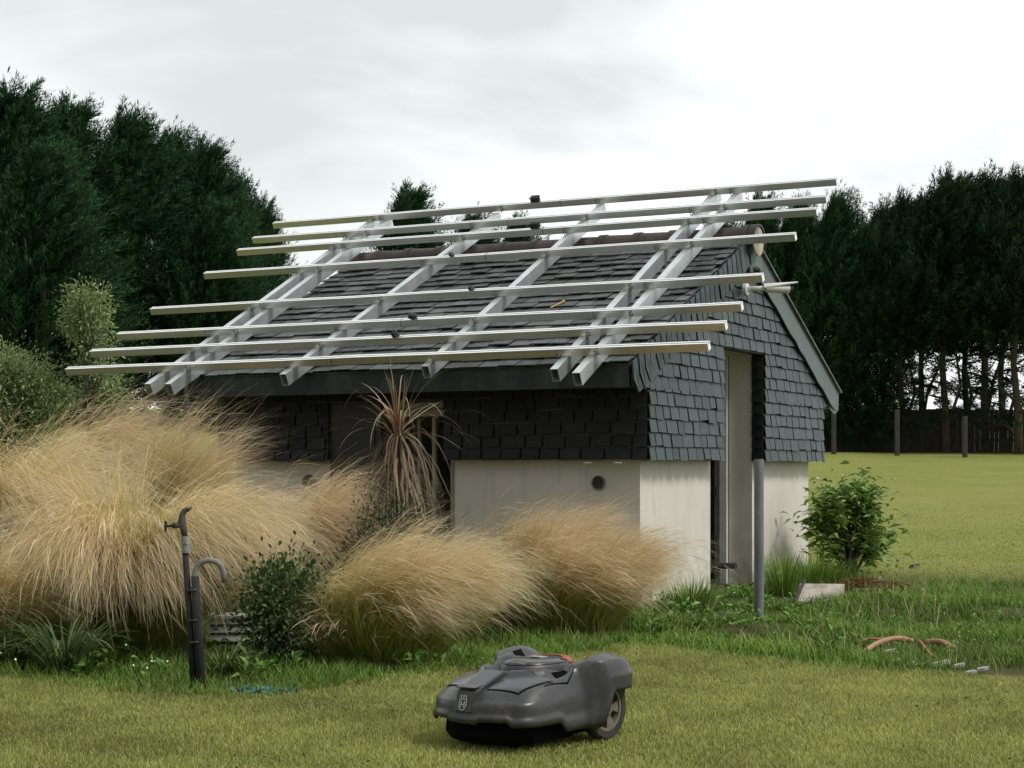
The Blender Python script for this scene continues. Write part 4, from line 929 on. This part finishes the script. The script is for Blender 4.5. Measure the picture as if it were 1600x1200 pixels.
Bt = [('b', 635, 62, 280, 1.05, 0, 'distant cypress peeking over the roof ridge between the top rails'), ('a', 735, 66, 323, 1.0, .5, 'distant cypress tip behind the rails, left of the black clamps'), ('c', 805, 66, 330, .9, .2, 'low distant cypress tip behind the rails under the top black clamp'), ('c', 560, 64, 395, .8, .3, 'distant cypress hidden behind the left end of the ridge')]
for q in Bt: place(q[0], q[1], q[2], q[3], q[6], 'distant cypresses behind the shed roof', q[4], q[5])
gr = 'cypress trees of the right hedge'
Rt = [('a', 1120, 50, 330, .9, .3), ('b', 1185, 49, 292, .85, -.3), ('c', 1245, 48, 300, .8, .4), ('a', 1305, 47, 290, .85, 0), ('b', 1352, 46.5, 342, .85, .5), ('d', 1412, 46, 292, 1.0, .2), ('e', 1440, 47.5, 302, .95, -.3), ('d', 1480, 45.5, 258, 1.0, -.5), ('e', 1540, 45.5, 258, 1.1, .3), ('d', 1592, 44.5, 256, 1.1, .1), ('e', 1650, 45, 250, 1.1, -.1), ('c', 1265, 51, 345, .9, -.2), ('d', 1510, 49, 315, 1.1, .9), ('e', 1380, 49, 310, 1.1, -.8), ('d', 1570, 49, 305, 1.1, -.9)]
Rl = ['cypress at the left end of the right hedge, mostly behind the top rails', 'cypress whose tip shows just under the right ends of the top rails', 'green cypress behind the security camera', 'bright green cypress rising beyond the rail ends', 'shorter cypress right of the rail ends, at the dip in the hedge top', 'cypress with twin tips right of the hedge dip, bare trunk below', 'slender cypress close behind the twin tipped one',
      'tall cypress with a thick bare trunk, third peak from the right edge', 'tall cypress with a leaning lower branch, second peak from the right', 'tallest cypress at the right edge of the photo', 'cypress just beyond the right edge, branches reaching in', 'low cypress in the back row behind the gable', 'back row cypress seen between the thick trunks', 'back row cypress behind the hedge dip with a thin trunk', 'back row cypress near the right edge with a thin trunk']
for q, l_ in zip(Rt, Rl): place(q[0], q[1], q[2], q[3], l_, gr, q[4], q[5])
# low dark scrub beneath the right hedge
# fences
def board_fence():
    x0, y0, x1, y1 = 5.5, 47.5, 18, 43.5; g0 = G(9, 45)
    L = math.hypot(x1-x0, y1-y0); ang = math.atan2(y1-y0, x1-x0); o = empty('board_fence', (x0, y0, G(x0, y0)), ang, label='dark close boarded fence under the right hedge trees', cat='fence')
    b = MB(); x = 0
    while x < L:
        w = rng.uniform(.10, .14); wx = x0 + math.cos(ang)*x; wy = y0 + math.sin(ang)*x; gz = G(wx, wy) - G(x0, y0)
        b.box((x, -.012, gz - .1), (x + w - .0015, .012, gz + 1.17 + rng.normal(0, .015)))
        x += w
    b.build('boards', M['darkwood'], o)
    b = MB(); b.box((0, .013, .85), (L, .05, .93)); b.box((0, .013, .25), (L, .05, .33)); b.build('rails', M['darkwood'], o)
    return o
board_fence()
for i, (px, d, ty, lb) in enumerate([(1303, 44.2, 640, 'pale fence post nearest the shed, before the dark fence'), (1402, 43.4, 640, 'second pale fence post from the shed, before the dark fence'), (1508, 42.2, 650, 'third pale fence post from the shed, below the bare trunks')]):
    x = (px-800)/2650*d; b = MB(); b.box((-.055, -.055, -.2), (.055, .055, CAMZ + (731-ty)/2650*d - G(x, d))); o = b.build('fence_post', M['postwood'], bevel=.01); o.location = (x, d, G(x, d)); tag(o, lb, 'fence post', 'pale posts before the dark fence')
# left wire fence
def wire_fence():
    o = empty('wire_fence', (-14, 30.5, G(-9, 30.5)), label='thin wire fence across the lawn edge at far left', cat='fence')
    b = MB(); b.tube([(0, 0, .35), (4, 0, .3), (8.3, .5, .2)], .008, 5); b.tube([(0, 0, .7), (4, 0, .62), (8.3, .5, .5)], .008, 5); b.build('wire', M['bolt'], o)
    for k in (4.2, 8.1): b = MB(); b.box((k, 0, -.5), (k + .07, .07, .8)); b.build('post', M['postwood'], o)
wire_fence()
# daisies in the bed and on the lawn
def daisies():
    b = MB(); P = [(-2.55, 8.9), (-2.45, 9.0), (-2.3, 8.75), (-1.9, 8.5), (-1.75, 8.6), (-1.82, 8.45)] + [(rng.uniform(-2.7, -1.2), rng.uniform(8.2, 9.2)) for _ in range(5)] + [(rng.uniform(1.0, 5.5), rng.uniform(11, 19)) for _ in range(26)]
    for (x, y) in P:
        z = G(x, y) + rng.uniform(.05, .16); b.tube([(x, y, z), (x + .003, y - .002, z + .003)], .0055, 7)
    tag(b.build('daisies', M['daisy']), 'tiny white daisies dotted through the grass and bed', 'daisies', kind='stuff')
daisies()


# ------------------------------------------------------------------ robot mower (local x = forward, y = left)
def mower():
    d = 6.62; x = (822-800)/2650*d; th = R(40); g = G(x, d)
    o = empty('robot_mower', (x, d, g + .012), math.atan2(-math.cos(th), -math.sin(th)), label='dark grey robot lawn mower with big rear wheels standing on the front lawn', cat='robot mower')
    half = [(.365, 0), (.360, .085), (.325, .165), (.262, .228), (.17, .245), (.05, .238), (-.05, .232), (-.10, .255), (-.16, .288), (-.26, .292), (-.335, .268), (-.352, .20), (-.325, .13), (-.325, 0)]
    ctrl = half + [(a, -c_) for a, c_ in half[-2:0:-1]]
    N = 360; n = len(ctrl); pts = []
    for i in range(n):
        p0, p1, p2, p3 = [np.array(ctrl[(i + k) % n]) for k in (-1, 0, 1, 2)]
        for k in range(12):
            u = k / 12; pts.append(.5 * ((2*p1) + (p2-p0)*u + (2*p0-5*p1+4*p2-p3)*u*u + (3*p1-p0-3*p2+p3)*u**3))
    pts = np.array(pts); pts = pts * .72 + (np.roll(pts, 1, 0) + np.roll(pts, -1, 0)) * .14; N = len(pts); ctr = np.array([0, 0])
    def g2(v, a): return np.exp(-(v / a) ** 2)
    def H(X, Y):
        ay = np.abs(Y)
        z = .292 - .50 * np.clip(X - .02, 0, 1) ** 1.7 - .62 * ay ** 2 * sm(-.25, .1, X) - .9 * np.clip(-X - .22, 0, 1) ** 1.6
        # fenders
        fe = sm(.150, .225, ay) * np.exp(-np.abs((X + .205) / .165) ** 2.3); z = z + fe * (.330 - .35 * (ay - .25) - z) * .95
        z = z - .018 * g2(ay - .150, .028) * np.exp(-np.abs((X + .2) / .12) ** 4)
        # dome with moat
        e_ = np.sqrt(((X + .065) / .205) ** 2 + (Y / .142) ** 2)
        z = z + .024 * (1 - sm(.78, .95, e_)) * (1 - .5 * e_ ** 2)
        z = z - .024 * sm(.80, .93, e_) * (1 - sm(1.08, 1.20, e_)) + .020 * g2(e_ - 1.24, .11)
        # scoops beside the dome
        sc = np.exp(-np.abs((X - .02) / .06) ** 3) * g2(ay - .178, .020); z = z - .022 * sc
        return z
    V = []; RHO = np.concatenate([np.linspace(.0, .9, 84)[1:], np.linspace(.91, 1, 12)])
    zt_edge = []
    def edge_z(X, Y): # height of the shoulder at the rim
        return .190 + .020 * sm(.30, -.05, X) + .060 * sm(-.05, -.16, X) * sm(.18, .25, np.abs(Y))
    zr = edge_z(pts[:, 0], pts[:, 1])
    V.append(np.array([[0, 0, float(H(np.array(0.), np.array(0.)))]]))
    for r_ in RHO:
        XY = ctr + (pts - ctr) * (r_ * .985); z = H(XY[:, 0], XY[:, 1])
        k = np.clip((r_ - .80) / .20, 0, 1) ** 2.3; fen = sm(-.05, -.14, pts[:, 0]) * sm(.16, .22, np.abs(pts[:, 1]))
        kk = k * (1 - fen) + fen * np.clip((r_ - .93) / .07, 0, 1) ** 2.5
        z = z * (1 - kk) + np.minimum(zr, z) * kk
        V.append(np.column_stack([XY, z]))
    # skirt: lip height with arch over the wheels
    X, Y = pts[:, 0], pts[:, 1]; ay = np.abs(Y)
    lip = .103 - .040 * sm(.10, .04, X) * sm(.13, .2, ay) + .018 * sm(.19, .17, ay) * sm(.2, .3, X) - .012 * sm(.075, .06, ay) * sm(.2, .3, X)
    arch = sm(.18, .23, ay) * sm(-.115, -.20, X); lip = lip * (1 - arch) + .200 * arch
    rear = sm(-.27, -.31, X) * (1 - arch); lip = lip * (1 - rear) + .13 * rear
    for q, outw in ((.12, 1.0), (.3, 1.010), (.5, 1.012), (.62, 1.018), (.70, 1.040), (.85, 1.040), (1, 1.028)):
        flare = outw * (1 - arch) + arch * (1 + .0 * q)
        V.append(np.column_stack([X * flare, Y * flare, zr * (1 - q) + lip * q]))
    V.append(np.column_stack([X * .99, Y * .99, lip + .001])); V.append(np.column_stack([X * .97, Y * .97, lip + .05]))
    nr = len(V) - 1; VV = np.concatenate(V); me = bpy.data.meshes.new('shell')
    F = [(0, 1 + (i+1) % N, 1 + i)[::-1] for i in range(N)]
    for j in range(nr - 1):
        a = 1 + j*N
        F += [(a + i, a + N + i, a + N + (i+1) % N, a + (i+1) % N) for i in range(N)]
    me.from_pydata(VV.tolist(), [], F); me.update(); me.shade_smooth(); me.materials.append(M['mower'])
    sh = bpy.data.objects.new('shell', me); COL.objects.link(sh); sh.parent = o
    HH = lambda a, c_: float(H(np.array(float(a)), np.array(float(c_))))
    def HR(a, c_):   # real shell height including the edge drop, by nearest ring vertex
        dd = (VV[:, 0] - a) ** 2 + (VV[:, 1] - c_) ** 2; k = np.argsort(dd[:1 + len(RHO)*N])[:4]; w = 1 / (dd[k] + 1e-7); return float((VV[k, 2] * w).sum() / w.sum())
    def patch(name, poly, mat, off, parent, thick=.004, res=14, cz=0):
        """plate following the shell: poly in plan, 4 corners (bilinear)"""
        P = [np.array(q) for q in poly]; vs = []; fs = []; n_ = res
        for i in range(n_+1):
            for j in range(n_+1):
                u, v = i/n_, j/n_; q = P[0]*(1-u)*(1-v) + P[1]*u*(1-v) + P[2]*u*v + P[3]*(1-u)*v; vs.append((q[0], q[1], HR(q[0], q[1]) + off))
        m_ = len(vs); vs += [(a, c_, z - thick) for a, c_, z in vs]; w = n_+1
        for i in range(n_):
            for j in range(n_): a = i*w+j; fs += [(a, a+w, a+w+1, a+1), (m_+a, m_+a+1, m_+a+w+1, m_+a+w)]
        bd = [i*w for i in range(n_)] + [n_*w + j for j in range(n_)] + [i*w+n_ for i in range(n_, 0, -1)] + [j for j in range(n_, 0, -1)]
        for i in range(len(bd)): a, c_ = bd[i], bd[(i+1) % len(bd)]; fs.append((c_, a, m_+a, m_+c_))
        me = bpy.data.meshes.new(name); me.from_pydata(vs, [], fs); me.update(); me.shade_smooth(); me.materials.append(mat)
        import bmesh
        bm = bmesh.new(); bm.from_mesh(me); bmesh.ops.recalc_face_normals(bm, faces=bm.faces)
        for e_ in bm.edges:
            if len(e_.link_faces) == 2 and e_.calc_face_angle(0) > .6: e_.smooth = False
        bm.to_mesh(me); bm.free()
        q = bpy.data.objects.new(name, me); COL.objects.link(q); q.parent = parent; return q
    for s_ in (1, -1):
        patch('seam_recess', [(.303, .059*s_), (.264, .180*s_), (.085, .216*s_), (.150, .059*s_)], M['mowerdark'], .0010, sh)
        patch('front_panel', [(.298, .063*s_), (.259, .175*s_), (.092, .209*s_), (.154, .063*s_)], M['mowerpanel'], .0042, sh)
        # slot under the panel
        patch('scoop_opening', [(.050, .165*s_), (.030, .188*s_), (-.020, .192*s_), (-.012, .172*s_)], M['mowerdark'], .003, sh, res=8)
        patch('seam', [(.150, .2135*s_), (.020, .2215*s_), (.020, .2185*s_), (.150, .2105*s_)], M['mowerdark'], .0012, sh, res=6)
        patch('seam', [(.020, .2215*s_), (-.055, .1985*s_), (-.055, .1955*s_), (.020, .2185*s_)], M['mowerdark'], .0012, sh, res=6)
        # dark rear pockets by the fender
        patch('rear_pocket', [(-.145, .168*s_), (-.145, .190*s_), (-.20, .192*s_), (-.20, .170*s_)], M['mowerdark'], .006, sh, res=8)
    # nose block with hatch
    b = MB(); prof = [(.155, HR(.155, 0) - .004), (.19, HR(.19, 0) + .007), (.345, .234), (.354, .228), (.378, .150), (.30, .14), (.10, .22)]
    wd = [.050, .052, .047, .047, .038, .038, .05]
    vs = [Vector((a, wd[i], z)) for i, (a, z) in enumerate(prof)] + [Vector((a, -wd[i], z)) for i, (a, z) in enumerate(prof)]; n_ = len(prof)
    b.add(vs, [tuple(range(n_)), tuple(range(n_, 2*n_))[::-1]] + [(q, n_+q, n_+(q+1) % n_, (q+1) % n_) for q in range(n_)])
    nb = b.build('nose', M['mower'], o, bevel=.006)
    b = MB(); b.prism([(.335, .045), (.30, .050), (.305, -.05), (.34, -.045)], lambda a, c_, w: Vector((a + .02, c_, .2375 + (.345 - a) * .22 + w)), .004); b.build('hatch_lip', M['mower'], nb, bevel=.001)
    # emblem: shield ring, H, three pronged crown
    f0 = Vector((.3785, 0, .150)); f1 = Vector((.3545, 0, .228)); upv = (f1 - f0).normalized(); nv = Vector((upv.z, 0, -upv.x))
    fr = lambda u, v, w: f0 + upv * (v + .0055) + Vector((0, u, 0)) + nv * (w + .0025)
    b = MB(); S_ = .052
    def ringp(ro, ri, y0, y1):
        def outl(r_, a, c_):
            P = []
            for k in range(9): t_ = math.pi + math.pi * k / 8; P.append((math.cos(t_)*r_, a + r_ + math.sin(t_)*r_*1.0))
            for k in range(5): t_ = math.pi/2*k/4; P.append((r_ - r_*.35 + math.cos(t_)*r_*.35, c_ - r_*.35 + math.sin(t_)*r_*.35))
            for k in range(5): t_ = math.pi/2 + math.pi/2*k/4; P.append((-r_ + r_*.35 + math.cos(t_)*r_*.35, c_ - r_*.35 + math.sin(t_)*r_*.35))
            return P
        A = outl(ro, y0, y1); B_ = outl(ri, y0 + ro - ri, y1 - (ro - ri)); n_ = len(A)
        vs = [fr(a, c_, 0) for a, c_ in A] + [fr(a, c_, 0) for a, c_ in B_] + [fr(a, c_, .002) for a, c_ in A] + [fr(a, c_, .002) for a, c_ in B_]
        fs = []
        for k in range(n_):
            q = (k+1) % n_; fs += [(2*n_+k, 2*n_+q, 3*n_+q, 3*n_+k), (k, q, 2*n_+q, 2*n_+k), (n_+k, 3*n_+k, 3*n_+q, n_+q)]
        b.add(vs, fs)
    ringp(.0185, .0150, .002, .047)
    for (u0, u1, v0, v1) in ((-.0095, -.005, .013, .038), (.005, .0095, .013, .038), (-.005, .005, .0235, .0275)): b.prism([(u0, v0), (u1, v0), (u1, v1), (u0, v1)], fr, .002)
    for u0 in (-.0125, 0, .0125):
        b.prism([(u0 - .0022, .0475), (u0 + .0022, .0475), (u0 + .0022, .056), (u0 - .0022, .056)], fr, .002)
        b.prism([(u0 + math.cos(k*math.pi/4)*.0036, .0575 + math.sin(k*math.pi/4)*.0036) for k in range(8)], fr, .0022)
    b.build('emblem', M['badge'], nb)
    # dome plate, label, accent
    def ell(name, mat, r0, r1, a0, a1, off, k=28, thick=.003, X0=-.065, parent=sh, sx=.205, sy=.142):
        vs = []; fs = []
        for i in range(k+1):
            a = a0 + (a1-a0)*i/k
            for r_ in (r0, (r0*2+r1)/3, (r0+r1*2)/3, r1):
                px_, py_ = X0 + math.cos(a)*sx*r_, math.sin(a)*sy*r_; vs.append((px_, py_, HH(px_, py_) + off))
        for i in range(k):
            for j in range(3): q = i*4+j; fs.append((q, q+1, q+5, q+4))
        me = bpy.data.meshes.new(name); me.from_pydata(vs, [], fs); me.update(); me.shade_smooth(); me.materials.append(mat)
        q = bpy.data.objects.new(name, me); COL.objects.link(q); q.parent = parent; q.modifiers.new('s', 'SOLIDIFY').thickness = thick; return q
    cv = ell('cover', M['mowerpanel'], .02, .80, 0, 2*math.pi, .004, 48)
    ell('accent_strip', M['accent'], .60, .86, R(115), R(245), .0075, 28, parent=cv)
    ell('cover_seam', M['mowerdark'], .10, .12, R(0), R(360), .0052, 28, .001, parent=cv)
    patch('display_label', [(-.055, .030), (-.055, -.052), (-.10, -.050), (-.10, .030)], M['screen'], .0062, cv, .002, 6)
    for i in range(4):      # rows of small print on the front of the cover
        xx = .080 - i * .017
        y_ = -.055
        while y_ < .052:
            l = rng.uniform(.006, .014)
            patch('print_row', [(xx, y_), (xx, y_ + l), (xx - .006, y_ + l), (xx - .006, y_)], M['ink'], .0060, cv, .001, 1); y_ += l + .004
    # chassis
    b = MB(); base = [(.34, .07), (.30, .16), (.22, .215), (-.06, .205), (-.10, .165), (-.31, .165), (-.31, -.165), (-.10, -.165), (-.06, -.205), (.22, -.215), (.30, -.16), (.34, -.07)]
    k = len(base); vs = [Vector((a*.90, c_*.90, .026)) for a, c_ in base] + [Vector((a*.985, c_*.985, .060)) for a, c_ in base] + [Vector((a*.95, c_*.95, .155)) for a, c_ in base]
    b.add(vs, [tuple(range(k))[::-1], tuple(range(2*k, 3*k))] + [(j*k+i, j*k+(i+1) % k, (j+1)*k+(i+1) % k, (j+1)*k+i) for j in range(2) for i in range(k)])
    b.build('chassis', M['mowerdark'], o, bevel=.006)
    # wheels
    for s_ in (1, -1):
        wx, wy, wr = -.205, .222*s_, .124
        b = MB(); n_ = 56; prof = [(-.028, .088), (-.028, .112), (-.022, .121), (-.012, .124), (.012, .124), (.022, .121), (.028, .112), (.028, .088)]; vs = []; m_ = len(prof)
        for i in range(n_):
            a = 2*math.pi*i/n_; t_ = 1.0 if i % 2 else .965
            for (yy, rr) in prof:
                rr2 = rr * (t_ if rr > .115 else 1); vs.append((wx + math.cos(a)*rr2, wy + yy, wr + math.sin(a)*rr2))
        b.add(vs, [(i*m_+j, i*m_+(j+1) % m_, ((i+1) % n_)*m_+(j+1) % m_, ((i+1) % n_)*m_+j) for i in range(n_) for j in range(m_)])
        wh = b.build('wheel', M['tyre'], o)
        b = MB(); so_ = s_ * .018
        def an(r0, r1, y0, y1, nn_=40, a0=0, a1=2*math.pi):
            vs = []; 
            for i in range(nn_+1):
                a = a0 + (a1-a0)*i/nn_
                for rr, yy in ((r0, y0), (r1, y0), (r1, y1), (r0, y1)): vs.append((wx + math.cos(a)*rr, wy + yy*s_, wr + math.sin(a)*rr))
            b.add(vs, [(i*4+j, i*4+(j+1) % 4, i*4+4+(j+1) % 4, i*4+4+j) for i in range(nn_) for j in range(4)] + [(0, 1, 2, 3), (nn_*4+3, nn_*4+2, nn_*4+1, nn_*4)])
        an(.076, .089, -.02, .024); an(.0, .026, -.02, .026, 20)
        for i in range(5):
            a = 2*math.pi*i/5 + .3; an(.024, .078, -.01, .018, 6, a, a + .62)
        b.build('rim', M['rim'], wh)
        b = MB(); b.tube([(wx, wy - s_*.024, wr), (wx, wy - s_*.020, wr)], .08, 24); b.build('hub_back', M['mowerdark'], wh)
    for s_ in (1, -1):
        b = MB(); b.tube([(.19, .10*s_ - .016, .036), (.19, .10*s_ + .016, .036)], .036, 18); b.build('front_caster', M['mowerdark'], o, smooth=False, bevel=.004)
mower()
